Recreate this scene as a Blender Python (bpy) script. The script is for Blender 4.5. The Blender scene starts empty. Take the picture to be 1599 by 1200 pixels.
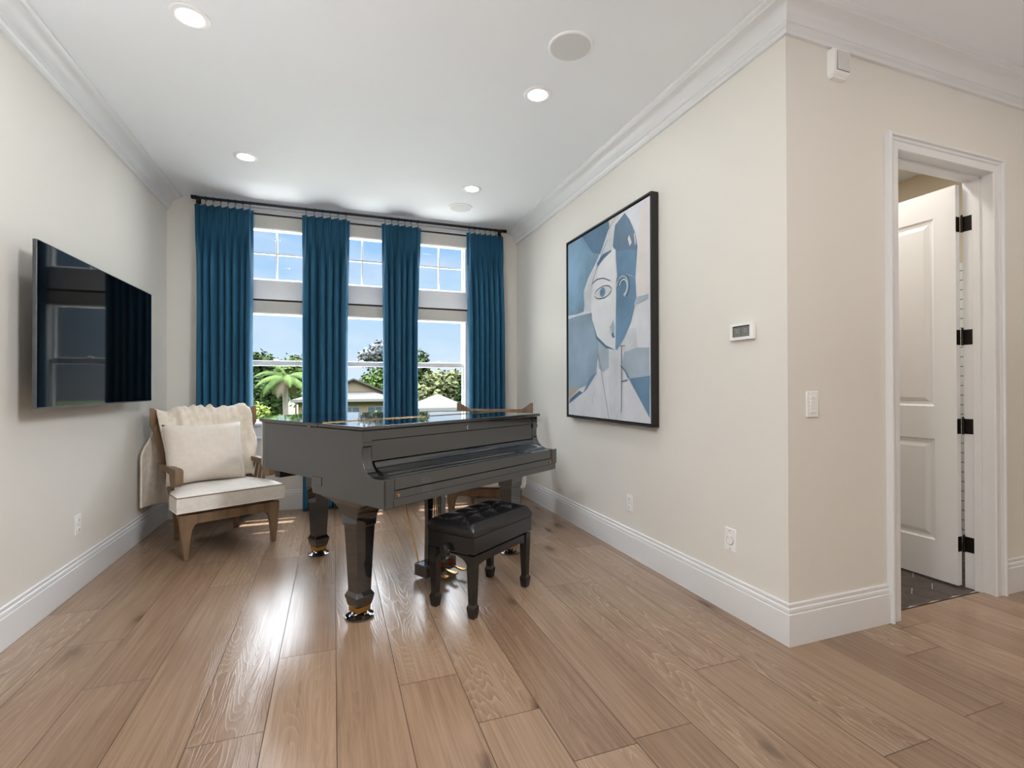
import bpy, bmesh, math, random
from mathutils import Vector, Matrix, noise
random.seed(7)
SC = bpy.context.scene
COL = SC.collection
PI = math.pi
# ------------------------------------------------------------------ room dimensions
XL, XR, YB, YR, H = -1.434, 1.981, 5.308, 1.716, 2.97
XE, YE = 6.2, -4.6            # far sides of the open-plan area behind the camera

# ------------------------------------------------------------------ helpers
def lin(c):
    return tuple(((v/255)/12.92 if v/255 <= .04045 else ((v/255+.055)/1.055)**2.4) for v in c)

def mat(name, rgb, rough=.5, metal=0., var=.05, scale=12., bump=0., bscale=80., spec=.5, coat=0., sheen=0., stretch=(1,1,1), ior=1.5, trans=0.):
    m = bpy.data.materials.new(name); m.use_nodes = True
    nt = m.node_tree; N = nt.nodes; L = nt.links
    b = N['Principled BSDF']
    c = lin(rgb)
    tc = N.new('ShaderNodeTexCoord'); mp = N.new('ShaderNodeMapping')
    mp.inputs['Scale'].default_value = stretch
    L.new(tc.outputs['Object'], mp.inputs['Vector'])
    nz = N.new('ShaderNodeTexNoise'); nz.inputs['Scale'].default_value = scale; nz.inputs['Detail'].default_value = 4
    L.new(mp.outputs['Vector'], nz.inputs['Vector'])
    rp = N.new('ShaderNodeValToRGB')
    rp.color_ramp.elements[0].position = .3; rp.color_ramp.elements[1].position = .7
    rp.color_ramp.elements[0].color = tuple(v*(1-var) for v in c)+(1,)
    rp.color_ramp.elements[1].color = tuple(min(1, v*(1+var)) for v in c)+(1,)
    L.new(nz.outputs['Fac'], rp.inputs['Fac'])
    L.new(rp.outputs['Color'], b.inputs['Base Color'])
    b.inputs['Roughness'].default_value = rough
    b.inputs['Metallic'].default_value = metal
    b.inputs['Specular IOR Level'].default_value = spec
    b.inputs['IOR'].default_value = ior
    if coat: b.inputs['Coat Weight'].default_value = coat; b.inputs['Coat Roughness'].default_value = .03
    if sheen:
        b.inputs['Sheen Weight'].default_value = sheen; b.inputs['Sheen Roughness'].default_value = .45
        b.inputs['Sheen Tint'].default_value = tuple(min(1, v*1.6+.15) for v in c)+(1,)
    if trans:
        b.inputs['Transmission Weight'].default_value = trans
    if bump:
        n2 = N.new('ShaderNodeTexNoise'); n2.inputs['Scale'].default_value = bscale; n2.inputs['Detail'].default_value = 3
        L.new(mp.outputs['Vector'], n2.inputs['Vector'])
        bp = N.new('ShaderNodeBump'); bp.inputs['Strength'].default_value = bump; bp.inputs['Distance'].default_value = .01
        L.new(n2.outputs['Fac'], bp.inputs['Height']); L.new(bp.outputs['Normal'], b.inputs['Normal'])
    return m

def emit(name, rgb, strength):
    m = bpy.data.materials.new(name); m.use_nodes = True
    b = m.node_tree.nodes['Principled BSDF']
    b.inputs['Base Color'].default_value = (.9,.9,.88,1)
    b.inputs['Emission Color'].default_value = lin(rgb)+(1,)
    b.inputs['Emission Strength'].default_value = strength
    return m

class MB:
    def __init__(s): s.v = []; s.f = []; s.mi = []
    def add(s, vs, fs, mi=0):
        o = len(s.v); s.v += [tuple(v) for v in vs]; s.f += [tuple(i+o for i in f) for f in fs]; s.mi += [mi]*len(fs)
        return s
    def hexa(s, p, mi=0):          # 8 points: bottom 4 ccw, top 4 ccw
        return s.add(p, [(3,2,1,0),(4,5,6,7),(0,1,5,4),(1,2,6,5),(2,3,7,6),(3,0,4,7)], mi)
    def box(s, x0,x1,y0,y1,z0,z1, mi=0):
        return s.hexa([(x0,y0,z0),(x1,y0,z0),(x1,y1,z0),(x0,y1,z0),(x0,y0,z1),(x1,y0,z1),(x1,y1,z1),(x0,y1,z1)], mi)
    def prism(s, poly, fn, d0, d1, mi=0):   # poly 2-D, fn(u,v,d)->xyz
        n = len(poly)
        vs = [fn(u,v,d0) for u,v in poly]+[fn(u,v,d1) for u,v in poly]
        fs = [tuple(range(n-1,-1,-1)), tuple(range(n,2*n))]+[(i,(i+1)%n,n+(i+1)%n,n+i) for i in range(n)]
        return s.add(vs, fs, mi)
    def loft(s, rings, cap=True, mi=0):
        n = len(rings[0]); vs = [p for r in rings for p in r]; fs = []
        for k in range(len(rings)-1):
            for i in range(n):
                fs.append((k*n+i, k*n+(i+1)%n, (k+1)*n+(i+1)%n, (k+1)*n+i))
        if cap: fs += [tuple(range(n-1,-1,-1)), tuple(range((len(rings)-1)*n, len(rings)*n))]
        return s.add(vs, fs, mi)
    def lathe(s, prof, c=(0,0,0), n=32, axis='z', mi=0):
        rings = []
        for r, h in prof:
            ring = []
            for i in range(n):
                a = 2*PI*i/n; x, y = r*math.cos(a), r*math.sin(a)
                if axis == 'z': p = (c[0]+x, c[1]+y, c[2]+h)
                elif axis == 'x': p = (c[0]+h, c[1]+x, c[2]+y)
                else: p = (c[0]+y, c[1]+h, c[2]+x)
                ring.append(p)
            rings.append(ring)
        return s.loft(rings, True, mi)
    def tube(s, pts, r, n=10, mi=0):
        pts = [Vector(p) for p in pts]; rings = []
        rr = r if isinstance(r, (list, tuple)) else [r]*len(pts)
        for i, p in enumerate(pts):
            t = (pts[min(i+1,len(pts)-1)]-pts[max(i-1,0)]).normalized()
            up = Vector((0,0,1)) if abs(t.z) < .9 else Vector((1,0,0))
            a = t.cross(up).normalized(); b = t.cross(a).normalized()
            rings.append([p+(a*math.cos(2*PI*k/n)+b*math.sin(2*PI*k/n))*rr[i] for k in range(n)])
        return s.loft(rings, True, mi)
    def torus(s, c, R, r, axis='x', n=18, m=6, mi=0):
        vs = []; fs = []
        for i in range(n):
            a = 2*PI*i/n
            for j in range(m):
                b = 2*PI*j/m; d = R+r*math.cos(b); h = r*math.sin(b)
                u, v = d*math.cos(a), d*math.sin(a)
                vs.append((c[0]+h,c[1]+u,c[2]+v) if axis=='x' else ((c[0]+u,c[1]+h,c[2]+v) if axis=='y' else (c[0]+u,c[1]+v,c[2]+h)))
                fs.append((i*m+j, ((i+1)%n)*m+j, ((i+1)%n)*m+(j+1)%m, i*m+(j+1)%m))
        return s.add(vs, fs, mi)
    def grid(s, fn, nu, nv, mi=0, closed=False):
        vs = [fn(i/nu, j/nv) for j in range(nv+1) for i in range(nu+1)]
        fs = [(j*(nu+1)+i, j*(nu+1)+i+1, (j+1)*(nu+1)+i+1, (j+1)*(nu+1)+i) for j in range(nv) for i in range(nu)]
        return s.add(vs, fs, mi)
    def sweep(s, prof, path, nrm, mi=0, zfn=None):
        """profile (d, z) swept along an xy path with mitred corners; nrm=+1 offsets to the left of travel"""
        P = [Vector((p[0],p[1])) for p in path]; rings = []
        for i, p in enumerate(P):
            def nn(a, b):
                t = (b-a).normalized(); return Vector((-t.y, t.x))*nrm
            if i == 0: o = nn(P[0],P[1])
            elif i == len(P)-1: o = nn(P[-2],P[-1])
            else:
                a, b = nn(P[i-1],P[i]), nn(P[i],P[i+1]); o = (a+b)/(1+a.dot(b))
            rings.append([(p.x+o.x*d, p.y+o.y*d, z) for d, z in prof])
        return s.loft(rings, True, mi)
    def build(s, name, mats, parent=None, bevel=0., seg=2, smooth=None, sub=0, solid=0.):
        me = bpy.data.meshes.new(name); me.from_pydata(s.v, [], s.f)
        ms = mats if isinstance(mats, (list, tuple)) else [mats]
        for m in ms: me.materials.append(m)
        if len(ms) > 1: me.polygons.foreach_set('material_index', s.mi)
        bm = bmesh.new(); bm.from_mesh(me); bmesh.ops.recalc_face_normals(bm, faces=bm.faces); bm.to_mesh(me); bm.free()
        if smooth is not None or bevel:
            me.shade_smooth(); me.set_sharp_from_angle(angle=math.radians(smooth if smooth is not None else 35))
        o = bpy.data.objects.new(name, me); COL.objects.link(o)
        if parent: o.parent = parent
        if solid:
            md = o.modifiers.new('Solid', 'SOLIDIFY'); md.thickness = solid; md.offset = 0
        if bevel:
            md = o.modifiers.new('Bevel', 'BEVEL'); md.width = bevel; md.segments = seg; md.limit_method = 'ANGLE'; md.angle_limit = math.radians(32); md.harden_normals = True
        if sub:
            md = o.modifiers.new('Sub', 'SUBSURF'); md.levels = sub; md.render_levels = sub
        return o

def thing(name, label, cat, loc=(0,0,0), rz=0., group=None):
    o = bpy.data.objects.new(name, None); COL.objects.link(o)
    o.location = loc; o.rotation_euler = (0,0,rz); o.empty_display_size = .1
    o['label'] = label; o['category'] = cat
    if group: o['group'] = group
    return o
def tag(o, label, cat, group=None):
    o['label'] = label; o['category'] = cat
    if group: o['group'] = group
    return o
def struct(o):
    o['kind'] = 'structure'; return o
def dup(root, loc, rz, label, name=None):
    r = root.copy(); COL.objects.link(r); r.location = loc; r.rotation_euler = (0,0,rz); r['label'] = label
    for ch in list(root.children):
        c = ch.copy(); COL.objects.link(c); c.parent = r
        for g in ch.children:
            d = g.copy(); COL.objects.link(d); d.parent = c
    return r

# ------------------------------------------------------------------ materials
M_wall   = mat('cream wall paint', (232,229,222), .75, var=.012, scale=1.5, bump=.03, bscale=220)
M_hall   = mat('warm beige wall paint', (222,209,190), .75, var=.012, scale=1.5, bump=.03, bscale=220)
M_ceil   = mat('white ceiling paint', (242,245,249), .8, var=.01, scale=1.2, bump=.02, bscale=200)
M_trim   = mat('white satin trim paint', (232,233,235), .35, var=.01, scale=3)
M_white  = mat('white plastic', (247,247,246), .35, var=.01)
M_frame  = mat('white window vinyl', (238,239,242), .4, var=.01)
M_shade  = mat('pale grey shade fabric', (206,203,197), .85, var=.03, scale=60, bump=.05, bscale=400)
M_bronze = mat('dark bronze metal', (38,33,32), .4, metal=.6, var=.15, scale=40)
M_rod    = mat('gunmetal curtain rod', (52,52,54), .35, metal=.8, var=.1)
M_velvet = mat('teal blue velvet', (26,88,120), .75, var=.16, scale=30, sheen=.22, stretch=(1,1,.06), bump=.15, bscale=60)
M_black  = mat('polished black lacquer', (28,28,29), .035, var=.05, scale=3, ior=1.8, coat=.6)
M_blackb = mat('satin black lacquer', (24,23,23), .22, var=.06, scale=6, ior=1.55)
M_leather= mat('black tufted leather', (20,19,20), .26, var=.15, scale=40, bump=.12, bscale=300)
M_brass  = mat('polished brass', (196,152,82), .25, metal=1., var=.12, scale=30)
M_steel  = mat('silver metal', (190,190,192), .3, metal=1., var=.05)
M_felt   = mat('red felt', (150,20,24), .9, var=.15, scale=60)
M_wood   = mat('weathered oak chair wood', (124,99,74), .55, var=.28, scale=14, stretch=(1,1,.25), bump=.1, bscale=60)
M_linen  = mat('oatmeal linen', (234,228,220), .9, var=.05, scale=40, bump=.12, bscale=420, sheen=.2)
M_pipe   = mat('taupe piping cord', (150,136,122), .9, var=.1, scale=80)
M_fur    = mat('cream plush throw', (232,221,205), .95, var=.09, scale=22, bump=.35, bscale=120, sheen=.4)
M_pillow = mat('ivory plush pillow', (230,220,208), .95, var=.04, scale=30, bump=.25, bscale=190, sheen=.4)
M_tvscr  = mat('black glass screen', (7,8,9), .04, var=.1, scale=4, ior=1.3, spec=.12)
M_tvbez  = mat('dark brushed bezel', (96,98,102), .3, metal=.9, var=.08, scale=30)
M_plastic_b = mat('black plastic', (18,18,19), .5, var=.1)
M_art_fr = mat('black float frame', (30,28,27), .45, var=.12, scale=20)
M_lcd    = mat('grey lcd screen', (128,132,126), .25, var=.08, scale=90)
M_grey   = mat('mid grey plastic', (150,150,148), .5, var=.03)
M_tile_w = None

def glass_mat(name, refl=.0015):
    m = bpy.data.materials.new(name); m.use_nodes = True; nt = m.node_tree; N = nt.nodes; L = nt.links
    for n in list(N):
        if n.type != 'OUTPUT_MATERIAL': N.remove(n)
    out = N['Material Output']; mx = N.new('ShaderNodeMixShader'); t = N.new('ShaderNodeBsdfTransparent'); g = N.new('ShaderNodeBsdfGlossy')
    g.inputs['Roughness'].default_value = .0; g.inputs['Color'].default_value = (.9,.95,1,1)
    t.inputs['Color'].default_value = (.97,.985,.99,1)
    mx.inputs['Fac'].default_value = refl
    L.new(t.outputs[0], mx.inputs[1]); L.new(g.outputs[0], mx.inputs[2]); L.new(mx.outputs[0], out.inputs[0])
    return m
M_glass = glass_mat('window glass')

def floor_material():
    m = bpy.data.materials.new('wide plank oak'); m.use_nodes = True; nt = m.node_tree; N = nt.nodes; L = nt.links
    b = N['Principled BSDF']
    def mix(a, c, f, t='MIX'):
        n = N.new('ShaderNodeMix'); n.data_type = 'RGBA'; n.blend_type = t; n.clamp_factor = True
        for s, v in ((6, a), (7, c), (0, f)):
            if hasattr(v, 'is_linked'): L.new(v, n.inputs[s])
            else: n.inputs[s].default_value = v if s == 0 else tuple(v)+(1,)
        return n.outputs[2]
    def ramp(f, pts):
        n = N.new('ShaderNodeValToRGB'); e = n.color_ramp.elements
        while len(e) < len(pts): e.new(.5)
        for k, (p, c) in enumerate(pts): e[k].position = p; e[k].color = (c,c,c,1) if not isinstance(c, tuple) else c+(1,)
        L.new(f, n.inputs[0]); return n.outputs[0]
    def vm(op, a, c):
        n = N.new('ShaderNodeVectorMath'); n.operation = op
        for s, v in ((0,a),(1,c)):
            if hasattr(v, 'is_linked'): L.new(v, n.inputs[s])
            else: n.inputs[s].default_value = v
        return n.outputs[0]
    def noise_(vec, scale, det=4, dist=0.):
        n = N.new('ShaderNodeTexNoise'); n.inputs['Scale'].default_value = scale; n.inputs['Detail'].default_value = det; n.inputs['Distortion'].default_value = dist
        L.new(vec, n.inputs['Vector']); return n.outputs['Fac']
    at = N.new('ShaderNodeAttribute'); at.attribute_name = 'plank'
    tc = N.new('ShaderNodeTexCoord')
    off = vm('MULTIPLY', at.outputs['Color'], (37., 53., 11.))
    P = vm('ADD', tc.outputs['Object'], off)
    sep = N.new('ShaderNodeSeparateColor'); L.new(at.outputs['Color'], sep.inputs[0])
    # flowing cathedral grain: contour lines of a stretched noise
    base = noise_(vm('MULTIPLY', P, (4.2, .55, 1)), 1.0, 2, .25)
    mul = N.new('ShaderNodeMath'); mul.operation = 'MULTIPLY'; L.new(base, mul.inputs[0]); mul.inputs[1].default_value = 44.
    fine = noise_(vm('MULTIPLY', P, (60, 5, 1)), 1.0, 3)
    f2 = N.new('ShaderNodeMath'); f2.operation = 'MULTIPLY_ADD'; L.new(fine, f2.inputs[0]); f2.inputs[1].default_value = 1.3; L.new(mul.outputs[0], f2.inputs[2])
    fr = N.new('ShaderNodeMath'); fr.operation = 'FRACT'; L.new(f2.outputs[0], fr.inputs[0])
    lines = ramp(fr.outputs[0], [(0.,.0),(.12,1.),(.3,.35),(1.,0.)])
    streak = noise_(vm('MULTIPLY', P, (95, 2.2, 1)), 1.0, 5)
    cloud = noise_(vm('MULTIPLY', P, (3., .9, 1)), 1.0, 4, .6)
    c0 = ramp(cloud, [(.3, lin((126,98,76))), (.52, lin((146,117,93))), (.75, lin((162,134,110)))])
    tint = mix(lin((120,94,74)), lin((172,146,122)), sep.outputs[0])
    c1 = mix(c0, tint, .27)
    c2 = mix(c1, ramp(streak, [(.3, lin((112,85,65))), (.7, lin((176,150,126)))]), .34)
    lm = N.new('ShaderNodeMath'); lm.operation = 'MULTIPLY'; L.new(lines, lm.inputs[0])
    ls = ramp(noise_(vm('MULTIPLY', P, (2.5,.5,1)), 1.0, 2), [(.38, .0), (.62, .62)])
    L.new(ls, lm.inputs[1])
    c3 = mix(c2, mix(lin((104,76,56)), lin((204,180,156)), sep.outputs[1]), lm.outputs[0])
    # knots
    vo = N.new('ShaderNodeTexVoronoi'); vo.inputs['Scale'].default_value = 1.; L.new(vm('MULTIPLY', vm('ADD', P, vm('MULTIPLY', tc.outputs['Object'], (0,0,0))), (3.6,1.5,1)), vo.inputs['Vector'])
    nk = noise_(vm('MULTIPLY', P, (34, 12, 1)), 1., 3)
    dk = N.new('ShaderNodeMath'); dk.operation = 'MULTIPLY_ADD'; L.new(nk, dk.inputs[0]); dk.inputs[1].default_value = .09; L.new(vo.outputs['Distance'], dk.inputs[2])
    vs = N.new('ShaderNodeSeparateColor'); L.new(vo.outputs['Color'], vs.inputs[0])
    gate = ramp(vs.outputs[0], [(.36, 0.), (.40, 1.)])
    core = ramp(dk.outputs[0], [(.06, 1.), (.10, .55), (.17, 0.)])
    km = N.new('ShaderNodeMath'); km.operation = 'MULTIPLY'; L.new(core, km.inputs[0]); L.new(gate, km.inputs[1])
    halo = ramp(dk.outputs[0], [(.08, .45), (.30, 0.)])
    hm = N.new('ShaderNodeMath'); hm.operation = 'MULTIPLY'; L.new(halo, hm.inputs[0]); L.new(gate, hm.inputs[1])
    c4 = mix(c3, lin((104,74,52)), hm.outputs[0])
    c5 = mix(c4, lin((58,40,32)), km.outputs[0])
    L.new(c5, b.inputs['Base Color'])
    rr = ramp(streak, [(.3,.27),(.7,.21)]); L.new(rr, b.inputs['Roughness'])
    b.inputs['Specular IOR Level'].default_value = .8
    bp = N.new('ShaderNodeBump'); bp.inputs['Strength'].default_value = .16; bp.inputs['Distance'].default_value = .004
    L.new(mix((.5,.5,.5), lines, ls), bp.inputs['Height']); L.new(bp.outputs[0], b.inputs['Normal'])
    return m
M_floor = floor_material()
M_gap = mat('dark floor joint', (52,38,30), .9)

# ------------------------------------------------------------------ floor: staggered planks, one mesh
PW = .2375
def build_floor():
    known = {-2:1.917,-4:2.43,-5:2.855,-3:3.40,1:2.024,0:3.08,3:1.4235,5:2.71,6:1.703,7:1.097,10:1.47}
    vs, fs, cols = [], [], []
    rnd = random.Random(3)
    g = .0013
    k0 = int(math.floor((XL-.01)/PW)); k1 = int(math.ceil((XE-.01)/PW))
    for k in range(k0, k1):
        xa, xb = max(.01+k*PW, XL), min(.01+(k+1)*PW, XE)
        yend = YB if xa < XR+.02 else YR+.06
        if xb > XR and xa < XR: yend = YB
        y = known.get(k, rnd.uniform(-2,2)); cuts = [y]
        up = y
        while up < yend: up += rnd.choice([1.45,1.9,2.2]); cuts.append(up)
        dn = y
        while dn > YE: dn -= rnd.choice([1.75,2.1,2.2]); cuts.append(dn)
        cuts = sorted(cuts)
        for a, b in zip(cuts, cuts[1:]):
            a2, b2 = max(a, YE), min(b, yend)
            if b2-a2 < .01: continue
            o = len(vs)
            vs += [(xa+g,a2+g,0),(xb-g,a2+g,0),(xb-g,b2-g,0),(xa+g,b2-g,0)]
            fs.append((o,o+1,o+2,o+3)); cols.append((rnd.random(),rnd.random(),rnd.random(),1))
    n = len(fs)
    o = len(vs); vs += [(XL-.1,YE-.1,-.0015),(XE+.1,YE-.1,-.0015),(XE+.1,YR+.06,-.0015),(XR+.1,YR+.06,-.0015),(XR+.1,YB+.1,-.0015),(XL-.1,YB+.1,-.0015)]
    vs += [(v[0],v[1],-.2) for v in vs[o:o+6]]
    fs.append(tuple(range(o,o+6))); fs.append(tuple(range(o+11,o+5,-1)))
    for i in range(6): fs.append((o+i,o+6+i,o+6+(i+1)%6,o+(i+1)%6))
    me = bpy.data.meshes.new('floor'); me.from_pydata(vs, [], fs)
    me.materials.append(M_floor); me.materials.append(M_gap)
    for i, p in enumerate(me.polygons): p.material_index = 0 if i < n else 1
    ca = me.color_attributes.new('plank', 'FLOAT_COLOR', 'CORNER')
    for i, p in enumerate(me.polygons):
        for li in p.loop_indices: ca.data[li].color = cols[i] if i < n else (0,0,0,1)
    ob = bpy.data.objects.new('floor', me); COL.objects.link(ob); struct(ob)
build_floor()

# ------------------------------------------------------------------ walls, ceiling
T = .13
struct(MB().box(XL-T,XL,YE,YB+T,-.02,H+.02).build('wall_left', M_wall))
struct(MB().box(XR,XR+T,YR,YB+T,-.02,H+.02).build('wall_right', M_wall))
# window wall with one big opening
WX0, WX1, WZ0, WZ1 = -.90, 1.47, .79, 2.945
b = MB(); b.box(XL-T,WX0,YB,YB+T,-.02,H+.02).box(WX1,XR+T,YB,YB+T,-.02,H+.02).box(WX0,WX1,YB,YB+T,-.02,WZ0).box(WX0,WX1,YB,YB+T,WZ1,H+.02)
struct(b.build('wall_back', M_wall))
# hall wall with the bathroom doorway; its left end is the outside corner
DX0, DX1, DZ = 2.727, 3.534, 2.412
b = MB(); b.box(XR+T,DX0-.018,YR,YR+T,-.02,H+.02).box(DX1+.018,XE+T,YR,YR+T,-.02,H+.02).box(DX0-.018,DX1+.018,YR,YR+T,DZ+.018,H+.02)
struct(b.build('wall_hall', M_wall))
# rest of the open plan behind the camera
struct(MB().box(XE,XE+T,YE-T,YR+T,-.02,H+.02).build('wall_far_right', M_wall))
struct(MB().box(XL-T,XE,YE-T,YE,-.02,H+.02).build('wall_rear', M_wall))
b = MB()
b.box(XL-T,XE+T,YE-T,YR+T,H,H+.1).box(XL-T,XR+T,YR+T,YB+T,H,H+.1)
struct(b.build('ceiling', M_ceil))

crown = [(0,2.833),(.016,2.833),(.018,2.838),(.018,2.852),(.024,2.856),(.030,2.862),(.030,2.870)]
for i in range(9):
    a = i/8*PI/2; crown.append((.036+.062*(1-math.cos(a)), 2.873+.066*math.sin(a)))
crown += [(.104,2.941),(.108,2.948),(.116,2.951),(.122,2.957),(.122,2.971),(0,2.971)]
struct(MB().sweep(crown, [(XL,YE),(XL,YB)], -1).build('trim_1', M_trim, smooth=28))
struct(MB().sweep(crown, [(XR,YB),(XR,YR),(XE,YR)], -1).build('trim_2', M_trim, smooth=28))
base = [(0,0),(.017,0),(.017,.140),(.0165,.1455),(.012,.148),(.0115,.1505),(.0145,.154),(.0145,.166),(.013,.170),(.009,.1735),(.0085,.177),(.0095,.181),(.0085,.190),(.006,.193),(0,.193)]
struct(MB().sweep(base, [(XL,YE),(XL,YB),(XR,YB)], -1).build('baseboard_left', M_trim, smooth=28))
struct(MB().sweep(base, [(XR,YB),(XR,YR),(2.650,YR)], -1).build('baseboard_right', M_trim, smooth=28))
struct(MB().sweep(base, [(3.613,YR),(XE,YR)], -1).build('baseboard_hall', M_trim, smooth=28))

# ------------------------------------------------------------------ doorway on the right
casing = [(0,0),(0,.013),(.004,.018),(.038,.018),(.042,.011),(.046,.011),(.050,.018),(.056,.021),(.062,.021),(.066,.032),(.076,.032),(.080,.028),(.080,0)]
def case_ring(x, z, ox, oz):
    return [(x+ox*w, YR-d, z+oz*w) for w, d in casing]
b = MB(); b.loft([case_ring(DX0,0,-1,0), case_ring(DX0,DZ,-1,1), case_ring(DX1,DZ,1,1), case_ring(DX1,0,1,0)])
struct(b.build('trim_3', M_trim, smooth=28))
# jamb lining with door stop
b = MB(); t = .018; y1 = YR+T+.004
b.box(DX0-t,DX0,YR-.002,y1,0,DZ+t).box(DX1,DX1+t,YR-.002,y1,0,DZ+t).box(DX0,DX1,YR-.002,y1,DZ,DZ+t)
b.box(DX0,DX0+.012,YR+.045,YR+.082,0,DZ).box(DX1-.012,DX1,YR+.045,YR+.082,0,DZ).box(DX0,DX1,YR+.045,YR+.082,DZ-.012,DZ)
struct(b.build('trim_4', M_trim, bevel=.0015, seg=1))

# the door leaf, swung open into the bathroom
LW, LT, LH = .80, .036, 2.385
door = thing('door_1', 'white two panel interior door standing open into the dark tiled bathroom', 'door', (3.528, YR+T+.012, .012), 0)
door['kind'] = 'structure'
def door_leaf():
    # leaf runs along +y from the hinge edge; visible face at x=-LT-.006
    b = MB(); x1 = -.008; x0 = x1-LT
    st, rt = .115, .12
    panels = [(.235, .86), (1.06, LH-.165)]
    ys = [0, st, LW-st, LW]
    for xf, sgn in ((x0,-1),(x1,1)):
        zs = [0]+[v for p in panels for v in p]+[LH]
        for iy in range(3):
            for iz in range(len(zs)-1):
                if iy == 1 and iz in (1,3): continue
                b.add([(xf,ys[iy],zs[iz]),(xf,ys[iy+1],zs[iz]),(xf,ys[iy+1],zs[iz+1]),(xf,ys[iy],zs[iz+1])], [(0,1,2,3)])
        for (za, zb) in panels:
            rings = []
            for ins, dep in ((0,0),(.012,.008),(.028,.010),(.05,.003),(.055,.002)):
                x = xf - sgn*dep
                rings.append([(x,st+ins,za+ins),(x,LW-st-ins,za+ins),(x,LW-st-ins,zb-ins),(x,st+ins,zb-ins)])
            b.loft(rings, False); b.add(rings[-1], [(0,1,2,3)])
    for (ya, za, yb, zb) in ((0,0,LW,0),(0,LH,LW,LH)):
        b.add([(x0,ya,za),(x1,ya,za),(x1,yb,zb),(x0,yb,zb)], [(0,1,2,3)])
    for y in (0, LW):
        b.add([(x0,y,0),(x1,y,0),(x1,y,LH),(x0,y,LH)], [(0,1,2,3)])
    return b.build('leaf', M_trim, door)
door_leaf()
door.rotation_euler = (0,0,math.radians(.5))
for z in (2.15, 1.475, .945, .245):
    h = MB()
    h.box(-.044,-.0085,-.0025,-.0005,z-.045,z+.045)               # leaf plate
    h.box(.0035,.0058,-.058,-.012,z-.045,z+.045)                  # jamb plate
    h.lathe([(.0065,-.048),(.0065,.048)], (-.003,-.009,z), 12)
    h.lathe([(.004,.048),(.0055,.052),(.003,.057)], (-.003,-.009,z), 12)
    h.build('hinge', M_bronze, door, bevel=.001, seg=1)
h = MB(); h.lathe([(.028,0),(.028,.006),(.011,.008),(.010,.045)], (-.044,.735,.98), 20, 'x')
for i, p in enumerate(h.v): h.v[i] = (-.088-p[0], p[1], p[2])
h.box(-.100,-.088,.62,.745,.97,.99)
h.build('lever_handle', M_bronze, door, bevel=.002)

# bathroom shell
BX0, BX1, BY0, BY1 = 2.3, 4.62, YR+T, 4.3
def tile_material():
    m = bpy.data.materials.new('white subway tile'); m.use_nodes = True; nt = m.node_tree; N = nt.nodes; L = nt.links; b = N['Principled BSDF']
    tc = N.new('ShaderNodeTexCoord'); mp = N.new('ShaderNodeMapping'); mp.inputs['Rotation'].default_value = (PI/2,0,PI/2)
    br = N.new('ShaderNodeTexBrick'); L.new(tc.outputs['Object'], mp.inputs[0])
    cb = N.new('ShaderNodeSeparateXYZ'); L.new(tc.outputs['Object'], cb.inputs[0])
    cc = N.new('ShaderNodeCombineXYZ'); sm = N.new('ShaderNodeMath'); sm.operation = 'ADD'
    L.new(cb.outputs['X'], sm.inputs[0]); L.new(cb.outputs['Y'], sm.inputs[1]); L.new(sm.outputs[0], cc.inputs[0]); L.new(cb.outputs['Z'], cc.inputs[1])
    L.new(cc.outputs[0], br.inputs['Vector'])
    br.inputs['Scale'].default_value = 1; br.inputs['Brick Width'].default_value = .2; br.inputs['Row Height'].default_value = .075
    br.inputs['Mortar Size'].default_value = .003; br.inputs['Color1'].default_value = lin((232,234,235))+(1,); br.inputs['Color2'].default_value = lin((226,228,230))+(1,); br.inputs['Mortar'].default_value = lin((96,98,98))+(1,)
    L.new(br.outputs['Color'], b.inputs['Base Color']); b.inputs['Roughness'].default_value = .15
    return m
M_tile_w = tile_material()
M_bathwall = mat('bathroom beige paint', (206,194,172), .7, var=.012, scale=1.5)
b = MB(); b.box(BX0-.1,BX1+.1,BY1,BY1+.1,-.02,2.6+.4); b.box(BX0-.1,BX0,BY0,BY1,-.02,3.0)
struct(b.build('wall_bathroom', M_bathwall))
struct(MB().box(BX1,BX1+.1,BY0,BY1,-.02,2.16).build('wall_bathroom_tiled', M_tile_w))
struct(MB().box(BX1,BX1+.1,BY0,BY1,2.16,3.0).build('wall_bathroom_upper', M_bathwall))
struct(MB().box(BX0-.1,BX1+.1,BY0,BY1+.1,2.97,3.07).build('ceiling_bathroom', M_ceil))
# hexagon tile floor with pale grout
M_hex = mat('dark brown hexagon tile', (74,64,60), .45, var=.22, scale=9, stretch=(1,3,1))
M_grout = mat('pale grout', (205,196,188), .8)
b = MB()
y00 = YR+.064
b.box(BX0,BX1,y00,BY1,-.19,-.002, 1)
HR = .106; dxh = math.sqrt(3)*HR
for j in range(-3, 17):
    for i in range(-8, 9):
        cx0 = 3.322+i*dxh+(dxh/2 if j % 2 else 0); cy0 = 2.006+j*1.5*HR
        q = [(cx0+(HR-.0022)*math.sin(PI/3*k), cy0+(HR-.0022)*math.cos(PI/3*k)) for k in range(6)]
        q = [(max(BX0+.002, min(BX1-.002, x)), max(y00, min(BY1-.002, y)), -.0005) for x, y in q]
        if max(p[0] for p in q)-min(p[0] for p in q) < .02 or max(p[1] for p in q)-min(p[1] for p in q) < .02: continue
        b.add(q, [tuple(range(6))], 0)
ob = b.build('floor_bathroom', [M_hex, M_grout]); struct(ob)
struct(MB().box(DX0,DX1,y00-.006,y00+.002,-.01,.0015).build('trim_5', M_gap))

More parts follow.
